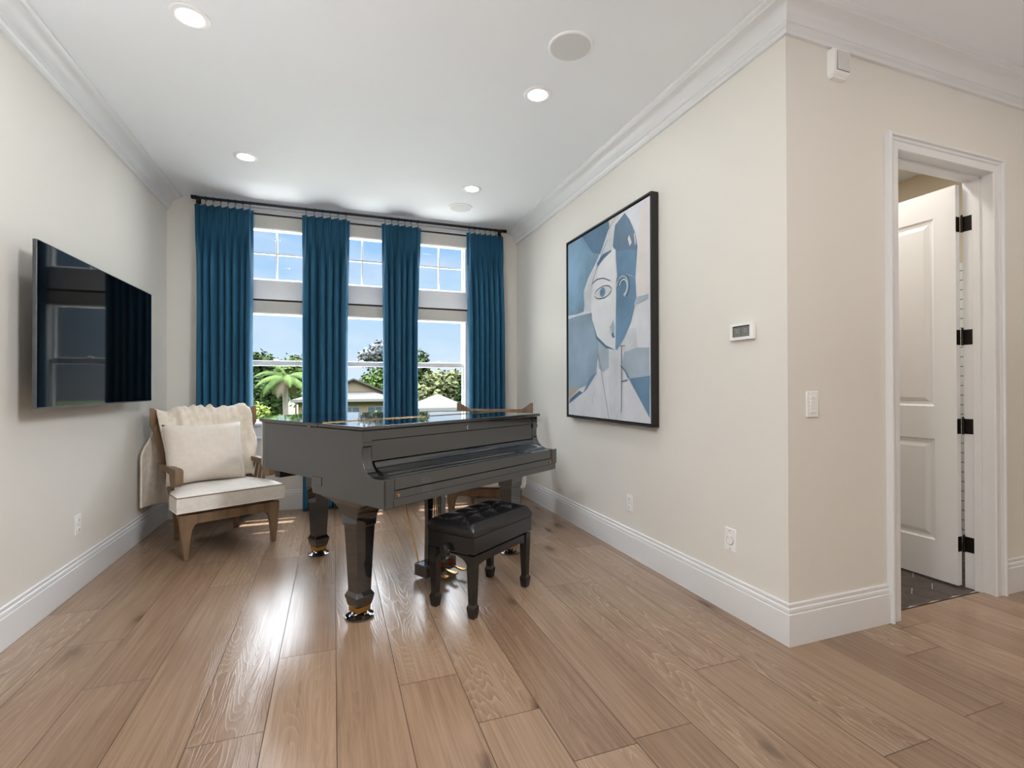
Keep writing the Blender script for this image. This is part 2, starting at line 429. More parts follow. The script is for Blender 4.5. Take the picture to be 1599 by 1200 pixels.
# ------------------------------------------------------------------ windows
yf0, yf1 = YB+.035, YB+.095     # sash depth range
centers = [-.526, .283, 1.092]
hw = .278
b = MB()
ex = [WX0]+[v for c in centers for v in (c-hw, c+hw)]+[WX1]
for i in range(0, len(ex), 2): b.box(ex[i], ex[i+1], YB-.004, YB+.12, WZ0, WZ1)
for c in centers:
    b.box(c-hw,c+hw,YB-.004,YB+.12,2.76,WZ1)         # head
    b.box(c-hw,c+hw,YB-.004,YB+.12,1.935,2.245)      # panel between transom and sash
    b.box(c-hw,c+hw,YB+.02,YB+.12,WZ0,.85)          # bottom rail zone
struct(b.build('trim_6', M_frame, bevel=.003, seg=1))
# outer casing, head moulding, stool and apron
b = MB()
b.box(WX0-.09,WX0,YB-.02,YB,.80,2.965).box(WX1,WX1+.09,YB-.02,YB,.80,2.965)
b.box(WX0-.09,WX1+.09,YB-.022,YB,2.895,2.925).box(WX0-.09,WX1+.09,YB-.028,YB,2.932,2.969)
struct(b.build('trim_7', M_frame, bevel=.003, seg=1))
b = MB(); b.box(WX0-.12,WX1+.12,YB-.055,YB+.04,.832,.860); b.box(WX0-.10,WX1+.10,YB-.022,YB,.72,.832); b.box(WX0-.10,WX1+.10,YB-.028,YB,.70,.725)
struct(b.build('window_sill_1', M_frame, bevel=.006)).name = 'trim_8'
n = 0
for c in centers:
    n += 1
    w = thing('window_%d' % n, '', 'window', (c, YB, 0)); del w['label']; del w['category']; w['kind'] = 'structure'
    f = MB(); fw = .016
    # transom frame + muntins
    f.box(-hw,-hw+fw,.04,.10,2.245,2.76).box(hw-fw,hw,.04,.10,2.245,2.76).box(-hw+fw,hw-fw,.04,.10,2.245,2.262).box(-hw+fw,hw-fw,.04,.10,2.742,2.76)
    f.build('transom_frame', M_frame, w, bevel=.002, seg=1)
    MB().box(-.008,.008,.06,.082,2.262,2.742).box(-hw+fw,-.008,.06,.082,2.508,2.524).box(.008,hw-fw,.06,.082,2.508,2.524).build('muntin', M_frame, w)
    # double hung sash
    f = MB(); f.box(-hw,-hw+.022,.035,.075,.85,1.448).box(hw-.022,hw,.035,.075,.85,1.448).box(-hw+.022,hw-.022,.035,.075,.85,.886).box(-hw+.022,hw-.022,.035,.075,1.412,1.462)
    f.build('lower_sash', M_frame, w, bevel=.002, seg=1)
    f = MB(); f.box(-hw,-hw+.02,.078,.112,1.425,1.935).box(hw-.02,hw,.078,.112,1.425,1.935).box(-hw+.02,hw-.02,.078,.112,1.425,1.465).box(-hw+.02,hw-.02,.078,.112,1.915,1.935)
    f.build('upper_sash', M_frame, w, bevel=.002, seg=1)
    f = MB(); f.box(-.03,.03,.04,.07,1.462,1.470).lathe([(.011,1.470),(.011,1.478),(.004,1.482)], (0,.055,0), 12); f.box(-.028,.0,.048,.062,1.470,1.478)
    f.build('sash_lock', M_white, w)
    f = MB(); f.box(-hw+.01,hw-.01,.070,.0715,2.255,2.75).box(-hw+.015,hw-.015,.055,.0565,.87,1.43).box(-hw+.012,hw-.012,.094,.0955,1.45,1.925)
    f.build('glass_pane', M_glass, w)
# roller shades rolled up at transoms and lower sashes
side = ['left window', 'middle window', 'right window']
for i, c in enumerate(centers):
    for zz0, zz1, nm, ln in ((2.722, 2.858, 'upper transom', 2.892), (1.908, 2.036, 'lower sash', 2.062)):
        w = thing('roller_shade', 'pale grey rolled-up roller shade above the %s of the %s' % (nm, side[i]), 'window shade', (c, YB-.004, zz0), 0, 'rolled-up roller shades')
        d = zz1-zz0
        v = MB(); pr = [(-.006,0),(-.040,.0),(-.052,.012),(-.055,.05),(-.055,d-.006),(-.006,d-.006)]
        v.prism(pr, lambda u,v_,dd: (dd,u,v_), -hw-.012, hw+.012); v.build('valance', M_shade, w, bevel=.004)
        v = MB(); v.box(-hw-.014,hw+.014,-.052,0,d-.006,d+.012); v.build('head_rail', M_plastic_b, w)
        v = MB(); v.box(-hw-.018,hw+.018,-.05,0,d+.012,d+.024); v.build('mounting_strip', M_frame, w)

# ------------------------------------------------------------------ curtains and rod
RY, RZ = 5.178, 2.930
rod = thing('curtain_rod', 'long dark metal curtain rod across the top of the window wall', 'curtain rod', (.3, RY, RZ))
b = MB(); b.tube([(-1.50,0,0),(1.487,0,0)], .0125, 14); b.build('pole', M_rod, rod, smooth=40)
for sx in (-1.50, 1.487):
    s = -1 if sx < 0 else 1
    b = MB(); b.lathe([(.014,-.012),(.019,-.008),(.019,.004),(.015,.010),(.020,.014),(.020,.022),(.010,.028)], (sx,0,0), 18, 'x'); b.build('finial', M_bronze, rod, smooth=40)
for sx in (-1.475, 1.462):
    b = MB(); b.box(sx-.012,sx+.012,.0,YB-RY-.029,-.006,.006).box(sx-.02,sx+.02,YB-RY-.036,YB-RY-.029,-.03,.03); b.lathe([(.017,-.008),(.017,.008)], (sx,0,0), 14, 'x')
    b.build('bracket', M_bronze, rod, bevel=.002, seg=1)
ring_mesh = None
def curtain(x0, x1, b0, b1, npl, seed, label, lift=0.):
    global ring_mesh
    rnd = random.Random(seed)
    ztop, zbot = 2.868, .012+lift
    t = thing('curtain', label, 'curtain', ((x0+x1)/2, RY, 0), 0, 'blue velvet curtains')
    cx = (x0+x1)/2
    ph = [rnd.uniform(-.12,.12) for _ in range(npl+2)]
    am = [rnd.uniform(.75,1.2) for _ in range(npl+2)]
    sk = [rnd.uniform(-.25,.25) for _ in range(npl+2)]
    def fn(u, v):
        k = min(int(u*npl), npl-1); fr = u*npl-k
        s = max(0., min(1., (v-.045)/.16)); s = s*s*(3-2*s)
        # header with pinched fins
        d = abs(fr-.5)
        fin = math.exp(-(d/(.13-.07*math.exp(-((v-.04)/.014)**2)))**2)*.05*(1-.35*math.exp(-((v-.042)/.016)**2))
        side = math.exp(-((d-.16)/.07)**2)*.016
        yh = .006-fin+side*.5
        # falling folds: full rounded fronts, narrow deep valleys of uneven width
        f = fr+sk[k]*.5*math.sin(2*PI*fr)/(2*PI)+ph[k]*s*math.sin(PI*fr)
        wv = abs(math.sin(PI*f))**.95
        yb_ = .040-.092*am[k]*wv*(.82+.18*v) + .012*math.sin(5*PI*u+seed+3*v)+.006*math.sin(2*PI*f*2+seed)*v
        y = yh*(1-s)+yb_*s
        xt = x0+(x1-x0)*u; xb = b0+(b1-b0)*u
        vv = min(1, v*3)
        x = xt*(1-vv)+xb*vv
        pw = (x1-x0)/npl
        x -= s*pw*.055*math.sin(2*PI*f)*(.8+.4*am[k])
        x -= (1-s)*math.sin(2*PI*(fr-.5))*pw*.05
        x += .004*math.sin(7*v+seed+k)*v
        z = ztop+(zbot-ztop)*v
        z += .006*math.sin(2*PI*u*npl)*(1 if v < .02 else 0) if v < .02 else 0
        return (x-cx, y, z)
    m = MB(); m.grid(fn, npl*22, 60)
    m.build('drape', M_velvet, t, smooth=60, solid=.004)
    for k in range(npl):
        px = x0+(x1-x0)*(k+.5)/npl-cx
        if ring_mesh is None:
            r = MB(); r.torus((0,0,0), .0185, .0026, 'x', 20, 6); r.tube([(0,0,-.018),(0,-.004,-.03),(0,-.006,-.055),(0,.004,-.062)], .0018, 6)
            ro = r.build('curtain_ring', M_bronze, t, smooth=60); ring_mesh = ro.data; ro.location = (px,0,RZ-.004)
        else:
            ro = bpy.data.objects.new('curtain_ring', ring_mesh); COL.objects.link(ro); ro.parent = t; ro.location = (px,0,RZ-.004)
        ro.rotation_euler = (0,0,rnd.uniform(-.5,.5))
    return t
curtain(-1.185,-.705,-1.175,-.715, 8, 1, 'wide teal blue velvet curtain at the far left, behind the left armchair')
curtain(-.285, .155,-.283, .135, 6, 2, 'teal blue velvet curtain between the left and middle windows')
curtain( .463, .865, .480, .835, 6, 3, 'teal blue velvet curtain between the middle and right windows')
curtain(1.355,1.775,1.375,1.800, 7, 4, 'teal blue velvet curtain at the far right, beside the right wall')

# ------------------------------------------------------------------ ceiling fixtures
M_lamp = emit('lit lamp diffuser', (250,252,254), 72.)
where = ['large, nearest the left corner of the photo', 'near the front ceiling speaker on the right', 'above the left armchair, by the left wall', 'smallest, beside the rear ceiling speaker by the curtains']
for (x, y), wv in zip([(-.641,2.723),(1.164,2.745),(-.63,4.241),(1.164,4.253)], where):
    t = thing('recessed_light', 'lit round white recessed ceiling light, '+wv, 'ceiling light', (x,y,H), 0, 'recessed ceiling lights')
    b = MB(); b.lathe([(.0555,-.0025),(.0565,-.0045),(.064,-.007),(.082,-.0065),(.0855,-.004),(.0865,.0005)], (0,0,0), 40)
    # open ring: remove caps
    b.f = b.f[:-2]; b.mi = b.mi[:-2]
    b.build('trim_ring', M_white, t, smooth=40)
    b = MB(); b.lathe([(.0562,-.0030),(.04,-.0026),(.0,-.0024)], (0,0,0), 40); b.f = b.f[:-2]; b.mi = b.mi[:-2]
    b.build('diffuser', M_lamp, t)
def mesh_grille():
    m = bpy.data.materials.new('perforated speaker grille'); m.use_nodes = True; nt = m.node_tree; N = nt.nodes; L = nt.links; bb = N['Principled BSDF']
    tc = N.new('ShaderNodeTexCoord'); vo = N.new('ShaderNodeTexVoronoi'); vo.inputs['Scale'].default_value = 320; vo.inputs['Randomness'].default_value = 0
    L.new(tc.outputs['Object'], vo.inputs['Vector']); r = N.new('ShaderNodeValToRGB'); L.new(vo.outputs['Distance'], r.inputs[0])
    r.color_ramp.elements[0].position = .22; r.color_ramp.elements[0].color = lin((165,165,165))+(1,)
    r.color_ramp.elements[1].position = .32; r.color_ramp.elements[1].color = lin((228,228,228))+(1,)
    L.new(r.outputs[0], bb.inputs['Base Color']); bb.inputs['Roughness'].default_value = .6
    return m
M_grille = mesh_grille()
for (x, y), wv in zip([(1.16,2.295),(1.178,4.732)], ['near the front, over the open floor', 'at the back, close to the curtain rod']):
    t = thing('ceiling_speaker', 'round white flush ceiling speaker '+wv, 'speaker', (x,y,H), 0, 'flush ceiling speakers')
    b = MB(); b.lathe([(.104,-.0095),(.108,-.0105),(.1135,-.009),(.1155,-.004),(.116,.0005)], (0,0,0), 48); b.f = b.f[:-2]; b.mi = b.mi[:-2]
    b.build('rim', M_white, t, smooth=40)
    b = MB(); b.lathe([(.1045,-.009),(.06,-.0095),(0,-.0097)], (0,0,0), 48); b.f = b.f[:-2]; b.mi = b.mi[:-2]; b.build('grille', M_grille, t, smooth=40)

# ------------------------------------------------------------------ wall things
def plate_on(o, w, h, d, corner=.006):   # plate in local xz plane, facing -y
    return MB().box(-w/2,w/2,-d,0,-h/2,h/2).build('face_plate', M_white, o, bevel=.003)
def slot(o, x, z, w, h, d, m=M_plastic_b, name='slot'):
    return MB().box(x-w/2,x+w/2,-d-.0006,-d+.003,z-h/2,z+h/2).build(name, m, o)
def outlet(name, label, loc, rz):
    t = thing(name, label, 'outlet', loc, rz)
    plate_on(t, .074, .118, .006)
    for zc in (.028, -.028):
        r = MB(); r.prism([(.0165*math.cos(a)*1.0, max(-.0125,min(.0125,.0165*math.sin(a)))) for a in [2*PI*i/24 for i in range(24)]], lambda u,v,d: (u,d,zc+v), -.0085, -.003)
        rc = r.build('receptacle', M_white, t)
        MB().box(-.0075,-.0055,-.0092,-.008,zc-.003,zc+.006).box(.0055,.0075,-.0092,-.008,zc-.002,zc+.005).box(-.002,.002,-.0092,-.008,zc-.009,zc-.005).build('slots', M_plastic_b, rc)
    MB().lathe([(.003,-.0075),(.003,-.005)], (0,0,0), 10, 'y').build('screw', M_grey, t)
    return t
outlet('wall_outlet', 'white double wall outlet low on the right wall below the painting', (XR, 3.012, .372), PI/2*-1)
outlet('wall_outlet', 'white double wall outlet low on the left wall in front of the armchair', (XL, 3.645, .386), PI/2)
# central vacuum inlet
t = thing('vacuum_inlet', 'white vacuum inlet plate with round flap, low near the wall corner', 'wall inlet', (XR+.003, 2.072, .385), -PI/2)
plate_on(t, .078, .122, .007)
b = MB(); pl = [(.021*math.cos(a), .021*math.sin(a)-.004) for a in [2*PI*i/28 for i in range(28)]]
b.prism(pl, lambda u,v,d: (u,d,v), -.0115, -.006); b.box(-.009,.009,-.0112,-.006,.014,.026); fl = b.build('flap', M_white, t, bevel=.0015, seg=1)
b = MB(); b.torus((0,-.007,-.004), .0235, .0014, 'y', 30, 6); b.build('seal_ring', M_grey, t)
for z in (.048, -.048): MB().lathe([(.0032,-.0085),(.0032,-.006)], (0,0,z), 10, 'y').build('screw', M_grey, t)
# keypad switch on the hall wall
t = thing('light_switch', 'white dimmer keypad with five buttons on the beige wall beside the corner', 'light switch', (2.131, YR, 1.113), 0)
plate_on(t, .076, .122, .007)
for k in range(5):
    MB().box(-.016,.016,-.0105,-.006,.034-k*.017-.0065,.034-k*.017+.0065).build('button', M_white, t, bevel=.001, seg=1)
# thermostat
t = thing('thermostat', 'white thermostat with grey display on the cream wall right of the painting', 'thermostat', (XR+.003, 1.968, 1.478), -PI/2)
MB().box(-.068,.068,-.008,0,-.038,.038).build('back_plate', M_grey, t, bevel=.002)
MB().box(-.076,.076,-.030,-.008,-.042,.042).build('housing', M_white, t, bevel=.004)
s = MB().box(-.052,.056,-.0312,-.029,-.026,.030).build('display', M_lcd, t)
MB().box(-.052,-.048,-.0318,-.031,-.026,.030).box(-.048,.056,-.0318,-.031,.024,.030).box(.004,.0055,-.0318,-.031,-.026,.024).build('display_divider', M_plastic_b, s)
for (x0_, z0_) in ((-.030,-.004),(.024,-.004)):
    sg = MB(); q0 = [(0,0),(.016,0),(.016,.018),(0,.018)]; q1 = [(.003,.003),(.013,.003),(.013,.015),(.003,.015)]
    sg.loft([[(x0_+a, -.0317, z0_+c) for a, c in q0], [(x0_+a, -.0317, z0_+c) for a, c in q1], [(x0_+a, -.031, z0_+c) for a, c in q1], [(x0_+a, -.031, z0_+c) for a, c in q0], [(x0_+a, -.0317, z0_+c) for a, c in q0]], False)
    sg.build('display_digit', M_grey, s)
# alarm sounder under the crown
t = thing('alarm_sounder', 'small white louvred alarm box tucked under the crown moulding on the hall wall', 'alarm box', (2.300, YR+.003, 2.756), 0)
b = MB(); b.prism([(0,-.062),(-.030,-.062),(-.040,-.052),(-.044,.050),(-.036,.066),(0,.066)], lambda u,v,d: (d,u,v), -.052, .052); b.build('housing', M_white, t, bevel=.004)
b = MB()
for k in range(13):
    z = .044-k*.0068; b.box(-.036,.042,-.0462,-.040,z-.0020,z+.0020)
b.build('louvres', M_white, t)
MB().box(-.038,.044,-.0452,-.040,-.041,.049).build('louvre_shadow', M_grey, t)  # grey sheet added as the shade in the recess between louvres
b = MB(); b.box(-.045,.045,-.026,0,-.070,-.060); b.build('base_plate', M_white, t)

# television
tv = thing('television', 'black flat screen television mounted on the left wall', 'television', (XL+.123, 3.690, 1.503), PI/2+math.radians(-.8))
W2, H2 = .742, .403
b = MB(); b.box(-W2,W2,-.006,.012,-H2,H2); b.build('bezel', M_tvbez, tv, bevel=.002)
b = MB(); b.box(-W2+.006,W2-.006,-.0085,-.004,-H2+.008,H2-.006); b.build('screen', M_tvscr, tv)
b = MB(); b.box(-.62,.62,.012,.045,-H2+.02,.16); b.build('back_housing', M_plastic_b, tv, bevel=.01)
b = MB(); b.box(-.22,.22,.045,.055,-.2,.1).box(-.12,.12,.055,.10,-.06,-.02).box(-.22,.22,.098,.108,-.15,.07); b.build('wall_mount', M_bronze, tv)

# painting
pt = thing('painting', 'large framed blue and white abstract portrait painting on the right wall', 'painting', (0,0,0))
PY0, PY1, PZ0, PZ1 = 2.671, 3.903, .935, 2.459
fx = XR-.060
b = MB(); t_ = .013
for (a0,a1,c0,c1) in ((PY0,PY0+t_,PZ0,PZ1),(PY1-t_,PY1,PZ0,PZ1),(PY0+t_,PY1-t_,PZ0,PZ0+t_),(PY0+t_,PY1-t_,PZ1-t_,PZ1)):
    b.box(fx,XR-.006,a0,a1,c0,c1)
b.box(XR-.012,XR-.006,PY0+t_,PY1-t_,PZ0+t_,PZ1-t_)
b.build('frame', M_art_fr, pt, bevel=.001, seg=1)
def paintmat(n_, c, var=.10, sc=6.):
    return mat(n_, c, .7, var=var, scale=sc, bump=.12, bscale=40)
AM = [paintmat('oil paint pale', (216,219,226), .07), paintmat('oil paint sky blue', (122,154,180), .34, 2.5), paintmat('oil paint grey blue', (144,166,186), .26, 2.5),
      paintmat('oil paint sand', (182,170,156)), paintmat('oil paint slate', (100,124,146), .28, 3), paintmat('oil paint white', (222,225,229), .06),
      paintmat('oil paint blue', (106,140,170), .28, 3), paintmat('oil paint silver', (204,209,214), .12), paintmat('oil paint pinkish', (220,214,213), .05),
      paintmat('oil paint mist', (168,182,196), .10), paintmat('oil paint dark line', (70,76,86), .2), paintmat('oil paint steel', (88,120,148), .15)]
cx_ = XR-.052
art = MB()
art.box(cx_+.001,XR-.012,PY0+.022,PY1-.022,PZ0+.022,PZ1-.022,0)
lay = [0]
cl = lambda p: (max(PY0+.0225,min(PY1-.0225,p[0])), max(PZ0+.0225,min(PZ1-.0225,p[1])))
def poly(pts, mi):
    lay[0] += 1; x = cx_+.0008-lay[0]*.00012
    q = [cl(p) for p in pts]
    art.add([(x,y,z) for y,z in q], [tuple(range(len(q)))], mi)
def stroke(pts, w, mi):
    for (a, c) in zip(pts, pts[1:]):
        d = Vector((c[0]-a[0], c[1]-a[1]));
        if d.length < 1e-5: continue
        nn = Vector((-d.y, d.x)).normalized()*w/2
        poly([(a[0]+nn.x,a[1]+nn.y),(a[0]-nn.x,a[1]-nn.y),(c[0]-nn.x,c[1]-nn.y),(c[0]+nn.x,c[1]+nn.y)], mi)
def arc(c, ry, rz, a0, a1, n=14): return [(c[0]+ry*math.cos(a0+(a1-a0)*i/n), c[1]+rz*math.sin(a0+(a1-a0)*i/n)) for i in range(n+1)]
poly([(2.808,2.362),(2.717,2.456),(2.712,1.796),(2.85,1.798),(2.841,2.008)], 8)
poly([(3.901,2.453),(3.135,2.454),(3.201,2.392),(3.29,2.266),(3.393,2.17),(3.52,2.074),(3.596,1.98),(3.577,1.921),(3.597,1.814),(3.716,1.809),(3.902,1.819)], 1)
poly([(3.62,2.44),(3.16,2.45),(3.24,2.33),(3.33,2.22),(3.45,2.26),(3.52,2.33)], 11)
poly([(3.902,1.789),(3.716,1.793),(3.467,1.786),(3.46,1.732),(3.421,1.648),(3.363,1.572),(3.339,1.483),(3.381,1.381),(3.399,1.295),(3.563,1.208),(3.803,1.16),(3.898,1.11)], 2)
poly([(3.88,1.14),(3.803,1.199),(3.68,1.18),(3.868,1.091)], 3)
poly([(3.86,1.09),(3.68,1.165),(3.62,1.15),(3.87,1.05)], 11)
poly([(3.363,1.563),(3.208,1.474),(3.209,1.34),(3.297,1.309),(3.364,1.346)], 9)
poly([(2.96,1.597),(2.852,1.6),(2.845,1.463),(3.003,1.443),(3.026,1.493)], 7)
poly([(2.845,1.463),(2.707,1.453),(2.708,1.27),(2.949,1.26),(3.033,1.35),(3.003,1.443)], 9)
poly([(3.208,1.465),(3.032,1.469),(3.019,1.285),(3.05,1.046),(3.095,.955),(3.193,.957),(3.21,1.123)], 7)
poly([(2.943,1.255),(2.703,1.27),(2.705,.994),(2.816,1.115),(2.908,1.213)], 6)
poly([(3.382,1.312),(3.545,1.18),(3.621,1.143),(3.489,1.279)], 6)
poly([(3.115,2.374),(2.988,2.422),(2.927,2.355),(2.86,2.242),(2.835,2.143),(2.849,2.041),(2.863,1.945),(2.971,1.991),(3.087,1.968),(3.107,2.184),(3.146,2.227)], 4)
poly([(3.107,2.184),(2.98,2.16),(2.84,2.122),(2.849,2.041),(2.863,1.945),(2.971,1.991),(3.087,1.968)], 6)
poly([(3.192,2.389),(3.121,2.384),(3.137,2.274),(3.162,2.206),(3.291,2.172),(3.393,2.1),(3.447,2.006),(3.477,1.904),(3.485,1.798),(3.578,1.821),(3.596,1.961),(3.501,2.07),(3.324,2.206),(3.24,2.32)], 7)
poly([(3.201,2.434),(3.084,2.446),(3.109,2.377),(3.192,2.389)], 8)
poly([(3.107,2.2),(3.103,1.841),(3.115,1.467),(3.246,1.51),(3.38,1.591),(3.449,1.722),(3.473,1.85),(3.455,1.972),(3.411,2.087),(3.274,2.176),(3.162,2.198)], 5)
poly([(3.096,1.986),(3.0,1.997),(2.863,1.945),(2.85,1.798),(2.877,1.726),(2.918,1.639),(3.003,1.538),(3.091,1.465),(3.115,1.467),(3.103,1.841)], 6)
poly([(3.171,2.209),(3.29,2.206),(3.376,2.158),(3.365,2.129),(3.274,2.168),(3.162,2.198)], 11)
poly([(2.877,1.756),(2.85,1.805),(2.712,1.803),(2.712,1.774),(2.786,1.764)], 9)
poly([(3.449,1.722),(3.38,1.591),(3.246,1.51),(3.115,1.467),(3.246,1.488),(3.39,1.57)], 11)
poly([(3.141,1.691),(3.188,1.639),(3.166,1.587),(3.126,1.583),(3.12,1.631)], 9)
poly([(3.145,1.60),(3.17,1.585),(3.15,1.555),(3.12,1.56)], 11)
poly([(2.95,2.23),(2.93,2.25),(2.90,2.19),(2.925,2.17)], 8)
poly([(2.875,2.24),(2.862,2.25),(2.85,2.17),(2.86,2.16)], 8)
e0 = (3.286,1.916)
poly(arc(e0,.112,.040,0,2*PI,24)[:-1], 7)
poly(arc((3.292,1.918),.042,.036,0,2*PI,18)[:-1], 6)
poly(arc((3.300,1.92),.018,.018,0,2*PI,12)[:-1], 11)
stroke(arc(e0,.122,.046,.1,PI-.05), .006, 10); stroke(arc(e0,.122,.044,PI+.1,2*PI-.1), .006, 10)
stroke([(3.447,2.015),(3.37,2.032),(3.275,2.023),(3.173,1.982)], .006, 10)
stroke(arc((3.015,1.905),.075,.075,.2,PI+1.2), .016, 9); stroke(arc((3.0,1.90),.052,.055,.4,PI+1.4), .008, 5)
stroke([(3.023,1.484),(3.027,1.015)], .007, 10); stroke([(3.346,1.449),(3.193,.957)], .005, 10); stroke([(3.078,2.455),(3.202,2.359)], .006, 10)
stroke([(3.046,1.491),(2.975,1.485)], .005, 10); stroke([(3.033,1.35),(2.976,1.308),(2.935,1.26)], .012, 11); stroke([(2.95,1.245),(3.02,1.235)], .007, 10)
stroke([(3.447,1.997),(3.359,2.127),(3.274,2.227),(3.202,2.292)], .006, 11); stroke([(3.39,1.17),(3.43,1.12),(3.44,1.06)], .004, 9)
art.build('canvas', AM, pt)

# ------------------------------------------------------------------ grand piano
TH = math.radians(31.912)
piano = thing('grand_piano', 'glossy black baby grand piano with closed lid and fallboard', 'piano', (.221,2.370,0), TH)
PWD = 1.472
outline = [(-.0,.30),(-.0,1.17),(.012,1.24),(.06,1.335),(.16,1.425),(.30,1.485),(.46,1.51),(.62,1.49),(.75,1.425),(.84,1.32),(.91,1.19),(.99,1.07),(1.10,.975),(1.24,.90),(1.37,.81),(1.445,.69),(1.472,.55),(1.472,.30)]
def smooth_outline(pts, keep=1, it=2):
    for _ in range(it):
        out = [pts[0]]
        for a, b_ in zip(pts, pts[1:]):
            out += [(a[0]*.75+b_[0]*.25, a[1]*.75+b_[1]*.25), (a[0]*.25+b_[0]*.75, a[1]*.25+b_[1]*.75)]
        out.append(pts[-1]); pts = out
    return pts
rim = [(min(PWD-.0012,max(.0012,a_)),b_) for a_, b_ in smooth_outline(outline)]
b = MB(); b.prism(rim, lambda u,v,d: (u,v,d), .703, .985)
front = [(0,.765),(.045,.7635),(.077,.7635),(.105,.769),(.130,.781),(.148,.797),(.159,.815),(.167,.835),(.171,.858),(.171,.885),(.167,.905),(.162,.908),(.160,.926),(.165,.930),(.165,.985)]
left = [(0,.6245)]+front+[(1.165,.985),(1.165,.703),(.633,.703),(.633,.668),(.622,.6245)]
right = [(0,.664)]+front+[(.56,.985),(.56,.664)]
b.prism(left, lambda u,v,d: (d,u,v), 0, .055)
b.prism(right, lambda u,v,d: (d,u,v), PWD-.055, PWD)
b.box(.0012,PWD-.012,.03,.62,.6255,.664)
b.box(.0012,PWD-.013,.30,.632,.660,.705)
b.build('case', M_black, piano, bevel=.0025, smooth=30)
MB().box(.055,PWD-.012,0,.03,.625,.664).box(.063,PWD-.063,.001,.03,.664,.702).build('key_rail', M_black, piano, bevel=.0025)
MB().box(.066,PWD-.066,.005,.032,.7045,.766).build('key_slip', M_black, piano, bevel=.003)
for a0 in (.055, PWD-.064):
    MB().box(a0,a0+.009,.003,.12,.664,.768).build('key_block', M_black, piano, bevel=.002)
fb = [(.034,.700),(.034,.764),(.040,.769),(.052,.771),(.060,.779),(.074,.782),(.092,.7815),(.112,.786),(.135,.795),(.150,.806),(.158,.818),(.160,.826),(.20,.826),(.20,.70)]
b = MB(); b.prism(fb, lambda u,v,d: (d,u,v), .066, PWD-.066); b.build('fallboard', M_black, piano, smooth=38)
b = MB(); b.box(.056,PWD-.056,.172,.20,.830,.932); b.build('name_board', M_black, piano, bevel=.002)
b = MB(); b.box(.056,PWD-.056,.170,.20,.9345,.984); b.build('lid_front_rail', M_black, piano, bevel=.002)
b = MB(); b.box(.742,.752,.1685,.1705,.944,.966); lk = b.build('lock_plate', M_steel, piano, bevel=.001, seg=1)
MB().box(.7455,.7485,.168,.1687,.950,.960).build('keyhole', M_plastic_b, lk)
for a0 in (.085, PWD-.083):
    b = MB(); b.lathe([(.007,-.003),(.0075,-.001),(.0075,.003)], (a0,-.001,.680), 14, 'y'); b.lathe([(.003,-.005),(.003,-.002)], (a0,-.001,.680), 10, 'y'); b.build('keyslip_screw', M_brass, piano, smooth=40)
# lid: hinged front flap and main lid
lo = [(-.012,.556),(-.012,1.19),(.004,1.262),(.055,1.352),(.155,1.445),(.30,1.505),(.46,1.53),(.63,1.508),(.765,1.438),(.855,1.33),(.925,1.20),(1.003,1.083),(1.11,.99),(1.25,.915),(1.385,.82),(1.46,.69),(1.484,.60),(1.484,.556)]
lid = MB().prism(smooth_outline(lo), lambda u,v,d: (u,v,d), .9875, 1.007).build('main_lid', M_black, piano, bevel=.006, seg=3, smooth=30)
b = MB(); b.box(-.012,1.484,.146,.5545,.9875,1.007); fl = b.build('front_lid_flap', M_black, piano, bevel=.006, seg=3)
b = MB(); b.box(.02,1.455,.5515,.559,1.0065,1.0082); b.lathe([(.0024,.02),(.0024,1.455)], (0,.5552,1.0082), 8, 'x'); b.build('lid_hinge', M_brass, piano)
MB().box(-.010,.004,.628,.655,.981,.988).build('lid_latch', M_brass, piano)
MB().box(-.003,.002,.530,.625,.672,.718).build('side_block', M_black, piano, bevel=.0015, seg=1)
b = MB(); b.box(.02,.30,1.02,1.08,.66,.703).box(.10,1.2,.66,.72,.64,.703).box(.40,.58,.72,1.40,.655,.703); b.build('underside_beams', M_blackb, piano)
def rect(a0,a1,b0,b1,z): return [(a0,b0,z),(a1,b0,z),(a1,b1,z),(a0,b1,z)]
def leg(ca, cb, ztop, cap):
    b = MB(); rings = []
    # foot block, shaft, capital
    for z, h in ((.062,.041),(.066,.0435),(.112,.054),(.118,.0545),(.140,.0425),(.150,.0420),(.30,.0475),(.478,.0555),(.484,.060),(.492,.0605)):
        rings.append(rect(ca-h,ca+h,cb-h,cb+h,z))
    n = 8
    for i in range(1, n+1):
        t = i/n; e = 1-math.sqrt(max(0,1-t*t))    # concave flare
        h = .0605
        rings.append(rect(ca-h-cap[0]*e, ca+h+cap[1]*e, cb-h-cap[2]*e, cb+h+cap[3]*e, .492+(ztop-.492-.012)*t))
    h = .0605
    rings.append(rect(ca-h-cap[0], ca+h+cap[1], cb-h-cap[2], cb+h+cap[3], ztop-.001))
    b.loft(rings)
    lg = b.build('leg', M_black, piano, bevel=.002, smooth=25)
    b = MB(); b.loft([rect(ca-.040,ca+.040,cb-.040,cb+.040,.034), rect(ca-.040,ca+.040,cb-.040,cb+.040,.0615)])
    b.loft([rect(ca-.024,ca+.024,cb-.024,cb+.024,.022), rect(ca-.026,ca+.026,cb-.026,cb+.026,.034)])
    b.build('ferrule', M_brass, lg, bevel=.002)
    b = MB(); b.lathe([(.006,-.016),(.020,-.015),(.0205,-.008),(.0205,.008),(.020,.015),(.006,.016)], (ca+.004,cb-.004,.0285), 22, 'x'); b.build('caster', M_brass, lg, smooth=35)
    return (ca, cb)
legs = [leg(.098,.333,.6255,(.02,.045,.10,.17)), leg(PWD-.106,.333,.6255,(.035,.03,.10,.17)), leg(.492,1.40,.7025,(.03,.03,.03,.03))]
ct, st = math.cos(TH), math.sin(TH)
def PW_(a, b_, z=0): return (.221+a*ct-b_*st, 2.370+a*st+b_*ct, z)
